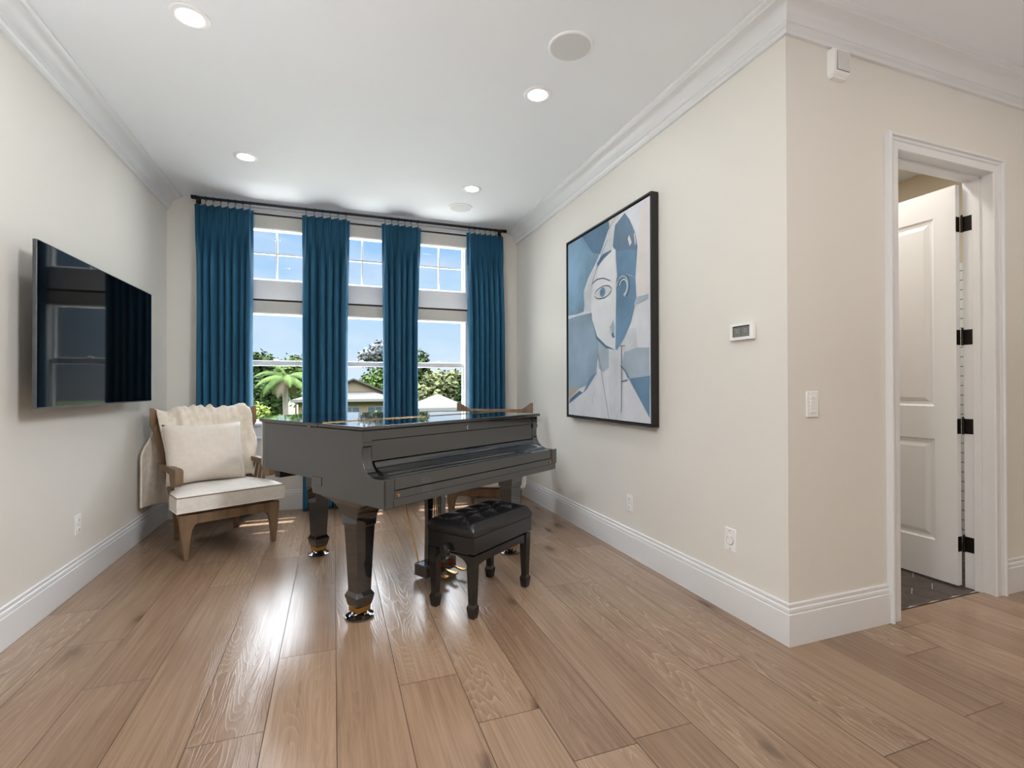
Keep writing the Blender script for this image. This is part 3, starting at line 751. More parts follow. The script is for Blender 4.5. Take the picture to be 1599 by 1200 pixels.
for (a, b_), lb in zip(legs, ('front left leg of the piano', 'front right leg, mostly behind the bench', 'rear leg of the piano, beside the armchair')):
    c = MB(); c.lathe([(.069,0),(.0735,.004),(.0735,.010),(.066,.013),(.054,.012),(.046,.018),(.038,.019),(.030,.0125),(.026,.0085)], PW_(a,b_), 40)
    tag(c.build('caster_cup', M_black, None, smooth=50), 'round glossy black caster cup under the '+lb, 'caster cup', 'caster cups under the piano legs')
# pedal lyre
ly = MB(); ly.box(.615,.875,.395,.505,.022,.096); lyre = ly.build('pedal_box', M_black, piano, bevel=.003)
for a0 in (.668, .778):
    MB().loft([rect(a0-.004,a0+.044,.435,.470,.095), rect(a0,a0+.04,.436,.468,.35), rect(a0-.006,a0+.046,.432,.472,.60)]).build('lyre_post', M_black, piano, bevel=.003)
MB().box(.63,.86,.40,.51,.596,.6265).box(.70,.79,.438,.466,.505,.535).build('lyre_top_block', M_black, piano, bevel=.003)
for a0 in (.735, .752): MB().tube([(a0,.45,.095),(a0,.45,.60)], .0035, 8).build('pedal_rod', M_brass, piano, smooth=50)
for a0, a1 in ((.645,.667),(.845,.80)):
    MB().tube([(a0,.50,.09),(a1,.735,.645)], .0048, 8).build('brace_rod', M_brass, piano, smooth=50)
for k, a0 in enumerate((.668,.745,.822)):
    p = MB(); rings = []
    for t in range(9):
        s = t/8; w = .009+.010*max(0,(s-.45))/.55 if s < .95 else .014
        yb = .395-.135*s; z = .058-.010*s-.006*math.sin(PI*s)
        rings.append([(a0-w,yb,z-.005),(a0+w,yb,z-.005),(a0+w*.9,yb,z+.004),(a0-w*.9,yb,z+.004)])
    p.loft(rings); pe = p.build('pedal', M_brass, piano, bevel=.002)
    MB().box(a0-.016,a0+.016,.392,.3955,.062,.084).build('felt_pad', M_felt, pe)

# ------------------------------------------------------------------ piano bench
BA = math.radians(35.4)
bench = thing('piano_bench', 'black adjustable piano bench with tufted leather seat and side knob', 'bench', (.672,2.440,0), BA)
BL, BW = .552, .322
box_ = MB().box(0,BL,0,BW,.336,.420).build('seat_box', M_blackb, bench, bevel=.003)
# tufted cushion
btn = [(BL*(i+.5+.5*(j % 2)*0)/4.0 if j != 1 else BL*(i+1)/4.0, BW*(.27+.23*j)) for j in range(3) for i in range(4 if j != 1 else 3)]
btn = [(.04+(x_-.04)*.92+.0, y_) for x_, y_ in btn]
def cush(u, v):
    x = u*BL; y = v*BW
    e = min(x, BL-x)/.030; f = min(y, BW-y)/.030
    h = 1.
    for t in (e, f):
        t = max(0,min(1,t)); h *= math.sqrt(max(0,1-(1-t)**2))
    z = .452+.034*h+.012*min(1,min(x,BL-x)/.12)*min(1,min(y,BW-y)/.12)
    dip = 0
    for bx, by in btn:
        d2 = (x-bx)**2+(y-by)**2; dip += .036*math.exp(-d2/.00075)
    # pleat grooves run between diagonal neighbours
    for i in range(len(btn)):
        for j in range(i+1, len(btn)):
            dx, dy = btn[j][0]-btn[i][0], btn[j][1]-btn[i][1]; L2 = dx*dx+dy*dy
            if .004 < L2 < .0135 and abs(dx) > .03 and abs(dy) > .03:
                t = max(0,min(1,((x-btn[i][0])*dx+(y-btn[i][1])*dy)/L2)); d2 = (x-btn[i][0]-t*dx)**2+(y-btn[i][1]-t*dy)**2
                dip += .015*math.exp(-d2/.00012)
    return (x, y, z-dip*h)
c = MB(); c.grid(cush, 96, 56)
nU, nV = 96, 56
border = [c.v[i] for i in range(nU+1)]+[c.v[j*(nU+1)+nU] for j in range(1,nV+1)]+[c.v[nV*(nU+1)+i] for i in range(nU-1,-1,-1)]+[c.v[j*(nU+1)] for j in range(nV-1,0,-1)]
c.loft([[(x,y,.422) for x,y,z in border], [((x-BL/2)*1.006+BL/2,(y-BW/2)*1.01+BW/2,.432) for x,y,z in border], border], False)
cu = c.build('cushion', M_leather, bench, smooth=50)
for (x, y) in btn:
    z = cush(x/BL, y/BW)[2]
    MB().lathe([(.0005,.006),(.006,.0045),(.0085,.001),(.008,-.004)][::-1], (x,y,z), 14).build('button', M_leather, cu, smooth=60)
for x in (BL*.25, BL*.5, BL*.75):
    for y0 in (-.0012, BW-.0008): MB().box(x-.0012,x+.0012,y0,y0+.002,.424,.452).build('seam', M_plastic_b, cu)
for x0 in (-.0012, BL-.0008): MB().box(x0,x0+.002,BW*.5-.001,BW*.5+.001,.424,.452).build('seam', M_plastic_b, cu)
ap = MB(); n = 14
for y0 in (.012, BW-.030):
    pl = [(.03,.322),(.03,.262)]+[(.055+(BL-.11)*i/n, .268+.012*min(1,8*(i/n)*(1-i/n))) for i in range(n+1)]+[(BL-.03,.262),(BL-.03,.322)]
    ap.prism(pl, lambda u,v,d: (u,d,v), y0, y0+.018)
for x0 in (.010, BL-.028):
    pl = [(.03,.322),(.03,.262)]+[(.05+(BW-.10)*i/n, .262+.052*min(1,(4*(i/n)*(1-i/n))**.5)) for i in range(n+1)]+[(BW-.03,.262),(BW-.03,.322)]
    ap.prism(pl, lambda u,v,d: (d,u,v), x0, x0+.018)
ap.build('apron', M_blackb, bench, bevel=.0015, seg=1)
for x in (.029, BL-.029):
    for y in (.029, BW-.029):
        r = []
        for z, h in ((0,.017),(.004,.0185),(.052,.0245),(.060,.0235),(.074,.0175),(.27,.0235),(.326,.0245)): r.append([(x-h,y-h,z),(x+h,y-h,z),(x+h,y+h,z),(x-h,y+h,z)])
        MB().loft(r).build('leg', M_blackb, bench, bevel=.002, smooth=20)
k = MB(); pr = []
k.lathe([(.008,-.028),(.008,.012)], (.0,BW*.5+.015,.338), 12, 'x')
ring = lambda R, h: [(h, BW*.5+.015+R*(1+.07*math.cos(8*a))*math.cos(a), .338+R*(1+.07*math.cos(8*a))*math.sin(a)) for a in [2*PI*i/64 for i in range(64)]]
k.loft([ring(.026,-.006), ring(.031,-.009), ring(.032,-.018), ring(.029,-.028), ring(.022,-.031)])
k.build('height_knob', M_blackb, bench, smooth=45)
MB().box(.03,BL-.03,.03,BW-.03,.322,.338).build('lift_frame', M_plastic_b, bench)

# ------------------------------------------------------------------ armchairs
CA = math.radians(26.15)
ch = thing('armchair', 'weathered wood armchair with cream seat cushion by the left wall', 'armchair', (-.976,3.983,0), CA, 'weathered wood armchairs')
W_ = .62
def chair_parts(ch):
    for m in (0, 1):
        mx = (lambda a: W_-a) if m else (lambda a: a)
        pl = [(.004,0),(.030,0),(.040,.12),(.052,.20),(.072,.240),(.085,.240),(.085,.312),(-.022,.312),(-.020,.26),(-.008,.12)]
        b = MB(); b.prism([(mx(a),z) for a,z in pl], lambda u,v,d: (u,d,v), -.004, .046); b.build('leg', M_wood, ch, bevel=.004, smooth=28)
        # rear leg
        r = []
        for z, a, bb, h in ((0,.098,.640,.016),(.12,.092,.622,.020),(.28,.082,.590,.026)): r.append([(mx(a-h),bb-h,z),(mx(a+h),bb-h,z),(mx(a+h),bb+h,z),(mx(a-h),bb+h,z)])
        MB().loft(r).build('leg', M_wood, ch, bevel=.003)
        # back post from the seat frame up to the crest
        r = []
        for z, a, bb, h in ((.24,.082,.575,.024),(.31,.066,.560,.024),(.58,.010,.600,.022),(.85,-.030,.680,.020),(.955,-.042,.715,.019)): r.append([(mx(a-h),bb-h*1.2,z),(mx(a+h),bb-h*1.2,z),(mx(a+h),bb+h*1.2,z),(mx(a-h),bb+h*1.2,z)])
        MB().loft(r).build('back_post', M_wood, ch, bevel=.004)
        # arm: flat rail turning down into a front block
        pl = [(.62,.575),(.62,.612),(.40,.618),(.12,.622),(.095,.616),(.090,.60),(.092,.52),(.105,.505),(.155,.490),(.20,.486),(.235,.50),(.250,.53),(.262,.572),(.40,.576)]
        b = MB(); b.prism(pl, lambda u,v,d: (mx(-.030+d-.03*(u-.1)*.4),u,v), -.0, .052); b.build('arm', M_wood, ch, bevel=.006, smooth=28)
        for q in range(4):
            bb = .285+q*.075
            MB().loft([[(mx(.004+.014*q-.009),bb-.012,.30),(mx(.004+.014*q+.009),bb-.012,.30),(mx(.004+.014*q+.009),bb+.012,.30),(mx(.004+.014*q-.009),bb+.012,.30)],
                       [(mx(-.012-.009),bb-.012,.580),(mx(-.012+.009),bb-.012,.580),(mx(-.012+.009),bb+.012,.580),(mx(-.012-.009),bb+.012,.580)]]).build('arm_spindle', M_wood, ch, bevel=.002, seg=1)
    b = MB(); b.box(.02,W_-.02,.0,.036,.243,.310)
    for m in (0,1):
        mx = (lambda a: W_-a) if m else (lambda a: a)
        b.hexa([(mx(-.012),.02,.243),(mx(.022),.02,.243),(mx(.098),.60,.243),(mx(.064),.60,.243),(mx(-.012),.02,.310),(mx(.022),.02,.310),(mx(.098),.60,.310),(mx(.064),.60,.310)])
    b.box(.08,W_-.08,.575,.61,.243,.310); b.box(.03,W_-.03,.03,.58,.296,.318)
    b.build('seat_frame', M_wood, ch, bevel=.003)
    # crest rail: swept ears at both ends, thin in the middle
    b = MB(); rings = []
    N_ = 36
    for i in range(N_+1):
        u = i/N_; e = abs(2*u-1)
        a = -.075+(W_+.15)*u
        k = max(0,(e-.66)/.34); k2 = k*k*(3-2*k)
        zt = .972+.070*k2; zb = .935-.075*min(1,k*1.7)+.0
        if e > .97: zb = .90
        bb = .765-.10*k2
        rings.append([(a,bb-.013,zb),(a,bb+.013,zb),(a,bb+.018,zt),(a,bb-.008,zt)])
    b.loft(rings); b.build('crest_rail', M_wood, ch, bevel=.003, smooth=40)
    for i in range(7):
        a = .09+(W_-.18)*i/6
        MB().tube([(a,.585,.30),(a,.655,.62),(a,.758,.945)], .009, 8).build('back_spindle', M_wood, ch, smooth=50)
    # seat cushion: boxed, domed top, piping on both seams
    def shape(u, v):      # plan outline
        bb = -.035+v*.60
        wl = -.045 + .10*max(0,(v-.35)/.65)
        return (wl+(W_+.0-2*wl)*u, bb)
    c = MB(); nu, nv = 24, 20
    def top(u, v):
        x, y = shape(u, v); d = 16*u*(1-u)*v*(1-v)
        return (x, y, .442+.035*min(1,d)**.6+.004*math.sin(9*u)*d)
    def bot(u, v):
        x, y = shape(u, v); d = 16*u*(1-u)*v*(1-v); return (x, y, .338-.018*min(1,d)**.6)
    c.grid(top, nu, nv); c.grid(bot, nu, nv)
    def edge(fn):
        return [fn(i/nu,0) for i in range(nu+1)]+[fn(1,j/nv) for j in range(1,nv+1)]+[fn(1-i/nu,1) for i in range(1,nu+1)]+[fn(0,1-j/nv) for j in range(1,nv)]
    et, eb = edge(top), edge(bot)
    mid = [((x-W_/2)*1.012+W_/2, (y-.27)*1.02+.27, .39) for x,y,z in et]
    c.loft([eb, mid, et], False)
    cu = c.build('seat_cushion', M_linen, ch, smooth=60)
    p = MB(); p.tube(et+[et[0]], .0045, 6); p.build('piping', M_pipe, cu, smooth=60)
    p = MB(); p.tube(eb+[eb[0]], .0045, 6); p.build('piping', M_linen, cu, smooth=60)
chair_parts(ch)
dup(ch, (.952,4.262,0), -CA, 'weathered wood armchair half hidden behind the piano, in the right corner')

def local(o, a, b_, z):
    c_, s_ = math.cos(o.rotation_euler[2]), math.sin(o.rotation_euler[2])
    return (o.location[0]+a*c_-b_*s_, o.location[1]+a*s_+b_*c_, z)
# pillow leaning on the chair back
def pillow():
    pw, ph, pd = .545, .475, .085
    b = MB(); nu = nv = 26
    def sh(u, v, s):
        x = (u-.5)*2; y = (v-.5)*2
        k = max(0,(1-x**4))*max(0,(1-y**4))
        # pulled-in sides, soft corners
        px = x*pw/2*(1-.05*(1-y*y)); pz = y*ph/2*(1-.075*(1-x*x))
        wob = .006*math.sin(5*x+2*y)*k
        return (px, s*(pd*k**.5)+wob, pz)
    b.grid(lambda u,v: sh(u,v,-1), nu, nv); b.grid(lambda u,v: sh(u,v,1), nu, nv)
    t = b.build('throw_pillow', M_pillow, None, smooth=70)
    bm = bmesh.new(); bm.from_mesh(t.data); bmesh.ops.remove_doubles(bm, verts=bm.verts, dist=1e-4); bmesh.ops.recalc_face_normals(bm, faces=bm.faces); bm.to_mesh(t.data); bm.free()
    t.data.shade_smooth()
    t.location = local(ch, .238, .415, .692)
    t.rotation_euler = (math.radians(-19), math.radians(0.5), CA)
    tag(t, 'square ivory plush pillow propped on the left armchair', 'pillow')
pillow()
# throw blanket gathered over the chair back
def throw():
    path = [(.475,.462),(.510,.500),(.540,.600),(.562,.70),(.592,.80),(.622,.90),(.648,.97),(.680,1.012),(.722,1.030),(.765,1.018),(.800,.975),(.812,.88),(.818,.75),(.822,.60),(.826,.43),(.828,.262)]
    tt = [0]
    for a, b_ in zip(path, path[1:]): tt.append(tt[-1]+math.hypot(b_[0]-a[0], b_[1]-a[1]))
    def at(s):
        d = s*tt[-1]
        for i in range(len(path)-1):
            if d <= tt[i+1]+1e-9:
                f = (d-tt[i])/(tt[i+1]-tt[i]); return (path[i][0]*(1-f)+path[i+1][0]*f, path[i][1]*(1-f)+path[i+1][1]*f)
        return path[-1]
    sm = lambda x: max(0,min(1,x))**2*(3-2*max(0,min(1,x)))
    def fn(u, s):
        bb, z = at(s)
        topness = math.exp(-((s-.46)/.10)**2)
        front = sm((.51-s)/.12)
        back = sm((s-.55)/.18)
        aL = .005-.035*sm((z-.6)/.4); aR = .625+.02*sm((z-.6)/.4)+.035*math.exp(-((z-.74)/.10)**2)*front
        # behind the chair the cloth hangs to the left, its free edge curling round the post
        aL2, aR2 = -.128, .40
        a = (aL+(aR-aL)*u)*(1-back)+(aL2+(aR2-aL2)*u)*back
        n1 = noise.noise(Vector((u*7.5+s*2.2, s*3.0, .7))); n2 = noise.noise(Vector((u*13-s*4, s*5.5, 4.2)))
        ruff = (.55-2.1*abs(n1))*1.1+(.4-1.6*abs(n2))*.55
        nz = noise.noise(Vector((u*6, s*9, 3.1)))
        o = (ruff*.019+nz*.014)*(.35+topness*1.1+front*.4)
        if back > 0:
            o = o*(1-back)+back*(.012*math.sin(u*19+.8*s)+.008*nz)
            k = max(0,(.42-u)/.42)
            bb -= back*k*k*.150
        ls = at(max(0,s-.02)); le = at(min(1,s+.02)); nx, nz_ = -(le[1]-ls[1]), (le[0]-ls[0]); ln = math.hypot(nx,nz_) or 1
        bb += nx/ln*o*1.0; z += nz_/ln*o
        if s < .03: z += .02*math.sin(u*9)
        if u > .93: z -= front*.03*(u-.93)/.07
        if s > .97: z += .010*math.sin(u*7+1)
        if front: bb += -.02*front*math.exp(-((u-.97)/.05)**2)-.018*front*math.exp(-((u-.04)/.05)**2)
        return local(ch, a, bb, z)
    b = MB(); b.grid(fn, 110, 90)
    t = b.build('throw_blanket', M_fur, None, smooth=80, solid=.014)
    tag(t, 'cream plush throw blanket gathered over the back of the left armchair', 'blanket')
throw()

# ------------------------------------------------------------------ outside
GZ = -2.3
struct(MB().box(-4,5,YB+T+.02,10.5,-.6,-.35).build('bounce_slab', mat('pale bounce slab', (225,222,214), .8, var=.06, scale=2)))  # hidden slab added to bounce daylight up onto the ceiling
M_grass = mat('lawn grass', (62,76,36), .95, var=.35, scale=3, bump=.3, bscale=60)
struct(MB().box(-90,120,5.6,160,GZ-.3,GZ).build('ground', M_grass)).name = 'trim_9'
def leafmat(n_, c, var=.45, sc=1.6):
    m = mat(n_, c, .8, var=var, scale=sc, spec=.08)
    return m
L_dark = leafmat('dark green foliage', (36,50,24)); L_mid = leafmat('mid green foliage', (60,76,38)); L_lime = leafmat('yellow green foliage', (98,110,54))
L_olive = leafmat('olive grey foliage', (80,84,56), .5); L_pale = leafmat('haze-paled foliage', (86,89,91), .12); L_palm = leafmat('palm frond green', (70,88,46))  # L_pale has haze and overexposure put into its leaf colour
M_bark = mat('grey brown bark', (56,49,42), .9, var=.3, scale=8, stretch=(1,1,.3), bump=.4, bscale=30)
M_palmbark = mat('pale palm bark', (96,90,82), .9, var=.2, scale=6, stretch=(1,1,6), bump=.3, bscale=20)
def tree(name, label, cat, x, y, lumps, n, leaf, lm, trunk=True, seed=0, group='trees beyond the window'):
    """lumps: (dx, dy, z, rx, rz) ellipsoid clumps of leaf cards, heights above the ground"""
    rnd = random.Random(seed+11)
    t = thing(name, label, cat, (x,y,GZ), 0, group)
    tot = sum(l[3]*l[3]+l[3]*l[4] for l in lumps); b = MB()
    for (dx, dy, z, rx, rz) in lumps:
        k = int(n*(rx*rx+rx*rz)/tot)
        for _ in range(k):
            v = Vector((rnd.gauss(0,1),rnd.gauss(0,1),rnd.gauss(0,1))).normalized()
            rr = rnd.uniform(.55,1.05)*(1+.22*noise.noise(v*2.2+Vector((seed,dx,z))))
            p = Vector((dx+v.x*rx*rr, dy+v.y*rx*rr, z+v.z*rz*rr))
            if p.z < .03: p.z = .03+rnd.random()*.3
            a = Vector((rnd.gauss(0,1),rnd.gauss(0,1),rnd.gauss(0,.6))).normalized(); c = a.cross(v+Vector((rnd.gauss(0,.5),rnd.gauss(0,.5),.4))).normalized()
            s = leaf*rnd.uniform(.6,1.35)
            b.add([p-a*s, p+c*s*.5, p+a*s, p-c*s*.5], [(0,1,2,3)])
    b.build('foliage', lm, t)
    if trunk:
        l0 = max(lumps, key=lambda l: l[2]); r0 = max(.08, lumps[0][3]*.07)
        m = MB(); m.tube([(0,0,-.02),(.05*r0,0,l0[2]*.4),(l0[0]*.6,l0[1]*.6,l0[2]*.8),(l0[0],l0[1],l0[2]*1.02)], [r0*1.25,r0,r0*.7,r0*.3], 10)
        for (dx, dy, z, rx, rz) in lumps[:6]:
            m.tube([(0,0,min(l0[2],z)*.55),(dx*.6,dy*.6,z*.82),(dx,dy,z)], [r0*.55,r0*.35,r0*.15], 7)
        m.build('trunk', M_bark, t, smooth=60)
    return t
dirx = lambda u, d: d*math.tan(math.radians(19.9)+math.atan((u-799.5)/770.2))   # x reached at depth d by the sight line of column u
def lump_crown(w, z0, z1, k, seed, flat=.8):
    rnd = random.Random(seed); out = []
    for i in range(k):
        a = rnd.uniform(0,2*PI); r = w*rnd.uniform(.15,.62); z = rnd.uniform(z0+.3*(z1-z0), z1-.22*(z1-z0)); s = w*rnd.uniform(.34,.52)
        out.append((r*math.cos(a), r*math.sin(a), z, s, s*flat))
    out.append((0,0,(z0+z1)/2, w*.62, (z1-z0)*.45)); return out
tree('shade_tree', 'dark dense tree at the left edge of the left window', 'tree', dirx(383,44), 44, lump_crown(2.7, .6, 7.2, 9, 1), 2600, .26, L_dark, seed=1)
tree('shade_tree', 'broad mid green tree behind the palm in the left window', 'tree', dirx(440,62), 62, lump_crown(4.4, .8, 7.2, 10, 2), 3000, .30, L_mid, seed=2)
tree('shade_tree', 'taller sparse tree top right of the palm beside the second curtain', 'tree', dirx(462,54), 54, lump_crown(1.8, 2.2, 7.2, 7, 3), 1500, .24, L_mid, seed=3)
tree('shade_tree', 'dark tree behind the palm trunk in the left window', 'tree', dirx(418,40), 40, lump_crown(2.0, .3, 4.6, 8, 4), 1900, .22, L_dark, seed=4)
tree('garden_shrub', 'yellow green rounded shrub low at the left of the left window', 'shrub', dirx(402,30), 30, lump_crown(1.0, .3, 2.9, 7, 5), 1500, .12, L_lime, False, 5)
tree('shade_tree', 'pale hazy tree top above the sash rail of the middle window', 'tree', dirx(592,75), 75, lump_crown(3.6, 5.6, 10.6, 8, 6), 3400, .32, L_pale, seed=6)
tree('shade_tree', 'leafy green tree right of the neighbour roof in the middle window', 'tree', dirx(590,58), 58, lump_crown(3.0, .6, 6.2, 9, 7), 2800, .28, L_mid, seed=7)
tree('shade_tree', 'dark tall tree at the left edge of the right window', 'tree', dirx(652,52), 52, lump_crown(2.2, 1.5, 7.9, 8, 8), 2200, .24, L_dark, seed=8)
tree('shade_tree', 'bushy olive grey oak filling the right window', 'tree', dirx(690,40), 40, lump_crown(3.0, .8, 5.3, 12, 9), 4200, .22, L_olive, seed=9)
tree('conifer', 'slim dark conifer at the right edge of the right window', 'tree', dirx(727,36.5), 36.5, [(0,0,1+i*.66, 1.1-.135*i, .5) for i in range(8)], 1600, .22, L_dark, seed=12)
for u, d, hh, lb in ((456,29,1.95,'below the palm in the left window'),(592,33,1.85,'in front of the brown house in the middle window'),(690,26,2.05,'in front of the small grey roof in the right window')):
    tree('hedge', 'leafy green garden hedge '+lb, 'hedge', dirx(u,d), d, [(-.8+.55*i,0,hh*.5,.5,hh*.5) for i in range(4)], 2200, .10, L_mid if u != 446 else L_lime, False, d, 'garden hedges')
# palm
pm = thing('palm_tree', 'palm tree with grey trunk and drooping fronds in the left window', 'palm tree', (dirx(447,25),25,GZ), 0)
b = MB(); b.tube([(0,0,-.02),(.02,0,1.),(-.02,0,2.4),(-.05,0,3.55)], [.15,.125,.12,.13], 14); b.build('trunk', M_palmbark, pm, smooth=60)
b = MB(); b.tube([(-.05,0,3.5),(-.04,0,3.75),(0,0,4.05)], [.14,.17,.05], 12); b.build('crownshaft', mat('orange palm sheath', (86,66,37), .8, var=.25, scale=12), pm, smooth=60)
rnd = random.Random(5)
M_dryfrond = mat('dry palm frond', (74,65,47), .85, var=.25, scale=10)
for k in range(17):
    az = 2*PI*k/17+rnd.uniform(-.15,.15); rise = rnd.uniform(.15,.75); ln = rnd.uniform(1.5,2.1); droop = rnd.uniform(1.2,2.0); mm = L_palm
    if k == 9: az, rise, ln, droop = PI*1.02, 1.35, 2.2, 2.6
    if k in (3, 12): rise, droop, ln, mm = -.35, 1.25, 1.25, M_dryfrond
    b = MB(); pts = []
    n = 16
    p = Vector((0,0,3.95)); ang = rise
    for i in range(n+1):
        pts.append(p.copy()); dv = Vector((math.cos(az)*math.cos(ang), math.sin(az)*math.cos(ang), math.sin(ang))); p = p+dv*ln/n; ang -= droop/n
    b.tube(pts, [.022*(1-.8*i/n) for i in range(n+1)], 5)
    sd = Vector((-math.sin(az), math.cos(az), 0))
    for i in range(2, n+1):
        for f in (0,.5):
            q = pts[i-1].lerp(pts[i], f); t_ = (pts[i]-pts[i-1]).normalized(); L_ = .42*math.sin(PI*min(1,(i+f)/n*.82+.16))+.06
            for s_ in (-1,1):
                d = (sd*s_*.8+t_*.55+Vector((0,0,-.45))).normalized(); w = t_*.025
                b.add([q-w, q+w, q+d*L_], [(0,1,2)])
    b.build('frond', mm, pm)
# neighbouring houses
M_roof = mat('tan grey shingle roof', (50,48,45), .9, var=.12, scale=3, stretch=(1,1,4), bump=.2, bscale=20)
M_roof2 = mat('light grey shingle roof', (48,47,46), .9, var=.12, scale=3, bump=.2, bscale=20)
M_siding = mat('tan brick house wall', (92,80,58), .9, var=.18, scale=2, stretch=(1,1,8))
M_gable = mat('beige gable siding', (98,88,70), .9, var=.08, scale=2, stretch=(1,1,8))
M_fascia = mat('white fascia board', (84,83,80), .7)
M_dkglass = mat('dark house window glass', (52,62,68), .1, var=.2)
def house(x0, x1, y0, y1, ze, zr, label, gable=None, rf=M_roof):
    t = thing('neighbour_house', label, 'house', ((x0+x1)/2,(y0+y1)/2,GZ), 0, 'houses across the street')
    w, d = (x1-x0)/2, (y1-y0)/2; e = .5
    MB().box(-w,w,-d,d,0,ze).build('wall', M_siding, t)
    b = MB(); rx = max(0, w-d*.95)
    P8 = [(-w-e,-d-e,ze),(w+e,-d-e,ze),(w+e,d+e,ze),(-w-e,d+e,ze),(-rx,0,zr),(rx,0,zr)]
    b.add(P8, [(0,1,5,4),(1,2,5),(2,3,4,5),(3,0,4),(0,3,2,1)]); b.build('roof', rf, t)
    MB().box(-w-e,w+e,-d-e-.03,-d-e+.02,ze-.16,ze+.04).build('fascia', M_fascia, t)
    for wx in (-.55, .12, .62):
        f = MB().box(wx*w-.6,wx*w+.6,-d-.06,-d+.02,ze-1.75,ze-.55).build('window', M_fascia, t)
        g = MB().box(wx*w-.52,wx*w-.03,-d-.075,-d-.05,ze-1.68,ze-.62).box(wx*w+.03,wx*w+.52,-d-.075,-d-.05,ze-1.68,ze-.62).build('window_pane', M_dkglass, f)
    if gable:
        gx, gw, gz = gable
        b = MB(); b.prism([(gx-gw,ze+.02),(gx+gw,ze+.02),(gx,gz)], lambda u,v,dd: (u,dd,v), -d*.55, d*.2); b.build('gable', M_gable, t)
        b = MB()
        for s_ in (-1,1):
            b.hexa([(gx,-d*.62,gz),(gx+s_*(gw+.5),-d*.62,ze-.2),(gx+s_*(gw+.5),d*.2,ze-.2),(gx,d*.2,gz),(gx,-d*.62,gz+.12),(gx+s_*(gw+.5),-d*.62,ze-.08),(gx+s_*(gw+.5),d*.2,ze-.08),(gx,d*.2,gz+.12)])
        b.build('gable_roof', rf, t)
    return t
house(dirx(470,40)-.2, dirx(612,40), 40, 50, 2.55, 3.75, 'tan brick house with gabled roof seen in the middle window', (.6, 3.6, 4.1))
house(5.3, 7.5, 30, 34, 2.2, 3.05, 'small low house with light grey roof seen in the right window', None, M_roof2)

# ------------------------------------------------------------------ sky, sun and added fill lights
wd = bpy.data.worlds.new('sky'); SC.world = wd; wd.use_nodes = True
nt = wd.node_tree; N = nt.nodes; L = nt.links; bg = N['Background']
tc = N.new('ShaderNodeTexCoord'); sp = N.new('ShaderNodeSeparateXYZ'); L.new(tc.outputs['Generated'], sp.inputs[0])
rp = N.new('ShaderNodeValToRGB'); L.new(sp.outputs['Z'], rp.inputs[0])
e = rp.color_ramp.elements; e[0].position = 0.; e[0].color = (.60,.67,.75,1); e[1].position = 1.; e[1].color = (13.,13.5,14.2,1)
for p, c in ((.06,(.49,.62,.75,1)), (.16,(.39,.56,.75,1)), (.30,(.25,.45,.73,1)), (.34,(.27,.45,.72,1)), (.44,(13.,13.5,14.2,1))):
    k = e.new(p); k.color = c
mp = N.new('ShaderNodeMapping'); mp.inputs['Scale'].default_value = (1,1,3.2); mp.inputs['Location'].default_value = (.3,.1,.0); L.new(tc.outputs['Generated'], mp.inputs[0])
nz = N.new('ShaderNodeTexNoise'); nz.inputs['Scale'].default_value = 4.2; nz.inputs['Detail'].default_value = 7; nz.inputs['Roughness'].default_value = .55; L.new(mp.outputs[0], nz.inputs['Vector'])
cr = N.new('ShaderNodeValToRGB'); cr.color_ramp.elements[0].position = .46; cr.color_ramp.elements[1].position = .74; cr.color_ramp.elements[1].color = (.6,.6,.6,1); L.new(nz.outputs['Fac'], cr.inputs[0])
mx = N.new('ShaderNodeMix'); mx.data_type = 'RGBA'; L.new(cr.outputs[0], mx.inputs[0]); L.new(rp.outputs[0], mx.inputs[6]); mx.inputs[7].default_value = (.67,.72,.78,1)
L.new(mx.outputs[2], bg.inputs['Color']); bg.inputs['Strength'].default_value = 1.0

sun = bpy.data.lights.new('sun', 'SUN'); sun.energy = 8.; sun.angle = math.radians(.6); sun.color = (1,.95,.86)
so = bpy.data.objects.new('sun', sun); COL.objects.link(so); so.location = (4,20,30)
d = Vector((-.12, -1, -3.05)).normalized(); so.rotation_euler = d.to_track_quat('-Z','Y').to_euler()
def lamp(x, y, w, r=.09, z=H-.012, col=(1,.95,.88)):  # unseen disk lights added for brightness, no fixtures behind them
    l = bpy.data.lights.new('ceiling_fill', 'AREA'); l.shape = 'DISK'; l.size = 2*r; l.energy = w; l.color = col
    o = bpy.data.objects.new('ceiling_fill', l); COL.objects.link(o); o.location = (x,y,z); return o
for x in (-.6, 1.2, 3.0, 4.8):
    for y in (.6, -1.4, -3.4): lamp(x, y, 3.2 if (x > 2 and y > 0) else 2.5, col=(1,.86,.70))
def uplight(x, y, w, z=1.78):  # unseen fill aimed upward, added to brighten the ceiling
    l = bpy.data.lights.new('uplight_fill', 'AREA'); l.shape = 'DISK'; l.size = .34; l.energy = w; l.color = (.95,.98,1)
    o = bpy.data.objects.new('uplight_fill', l); COL.objects.link(o); o.location = (x,y,z); o.rotation_euler = (PI,0,0)
uplight(-1.05, 1.25, 13., 1.3); uplight(.6, -.9, 12., 1.3); uplight(3.6, -.5, 9., 1.3)
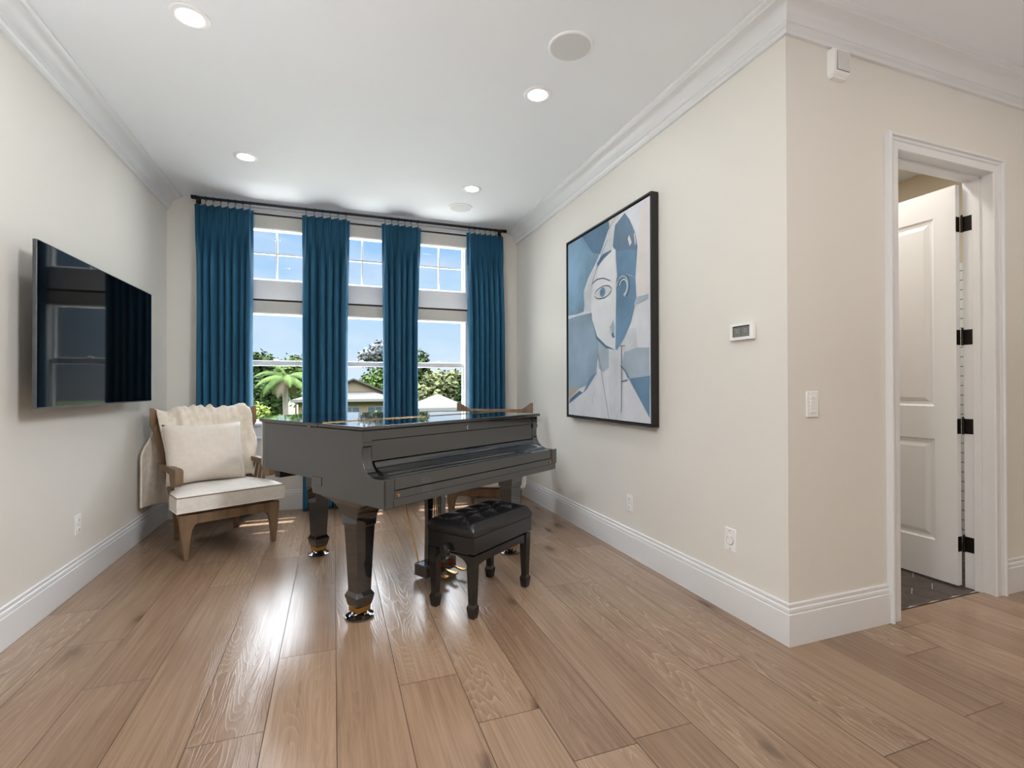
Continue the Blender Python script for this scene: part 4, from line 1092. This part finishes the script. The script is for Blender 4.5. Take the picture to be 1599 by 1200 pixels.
def soft_point(x, y, z, w, r=.3):  # soft point light added behind the camera to fill the lower walls
    l = bpy.data.lights.new('point_fill', 'POINT'); l.shadow_soft_size = r; l.energy = w; l.color = (.97,.985,1)
    o = bpy.data.objects.new('point_fill', l); COL.objects.link(o); o.location = (x,y,z)
soft_point(-.45, -1.5, 1.75, 30.)
def spot(p, q, w, ang=80, r=.25):  # out-of-view spots added to brighten the side walls
    l = bpy.data.lights.new('spot_fill', 'SPOT'); l.energy = w; l.spot_size = math.radians(ang); l.spot_blend = 1.; l.shadow_soft_size = r; l.color = (.97,.985,1)
    o = bpy.data.objects.new('spot_fill', l); COL.objects.link(o); o.location = p; o.rotation_euler = (Vector(q)-Vector(p)).to_track_quat('-Z','Y').to_euler()
spot((1.4,.1,2.7), (-1.4,3.1,.2), 230.); spot((-1.0,.3,2.7), (1.9,3.2,.5), 95.)
lamp(3.3, 3.0, 14.)  # this and the next are added, unseen, to brighten the bathroom
lamp(3.0, 2.2, 6.)

# ------------------------------------------------------------------ camera
f = 770.2; yaw, pit, rol = .3473, .00555, -.00266
fw = Vector((math.sin(yaw)*math.cos(pit), math.cos(yaw)*math.cos(pit), math.sin(pit)))
r = Vector((math.cos(yaw), -math.sin(yaw), 0)); u = r.cross(fw)
r2 = r*math.cos(rol)+u*math.sin(rol); u2 = -r*math.sin(rol)+u*math.cos(rol)
cam = bpy.data.cameras.new('camera'); cam.sensor_width = 36; cam.sensor_fit = 'HORIZONTAL'; cam.lens = f/1599*36; cam.clip_end = 400; cam.clip_start = .02
co = bpy.data.objects.new('camera', cam); COL.objects.link(co)
co.matrix_world = Matrix(((r2.x,u2.x,-fw.x,0),(r2.y,u2.y,-fw.y,0),(r2.z,u2.z,-fw.z,1.2),(0,0,0,1)))
SC.camera = co
vs = SC.view_settings; SC.display_settings.display_device = 'sRGB'
vs.view_transform = 'Standard'; vs.look = 'None'; vs.exposure = .42; vs.gamma = 1.; vs.use_curve_mapping = False
cy = SC.cycles
cy.use_denoising = True; cy.max_bounces = 10; cy.diffuse_bounces = 5; cy.glossy_bounces = 5; cy.transparent_max_bounces = 16
cy.sample_clamp_indirect = 8.; cy.caustics_reflective = False; cy.caustics_refractive = False
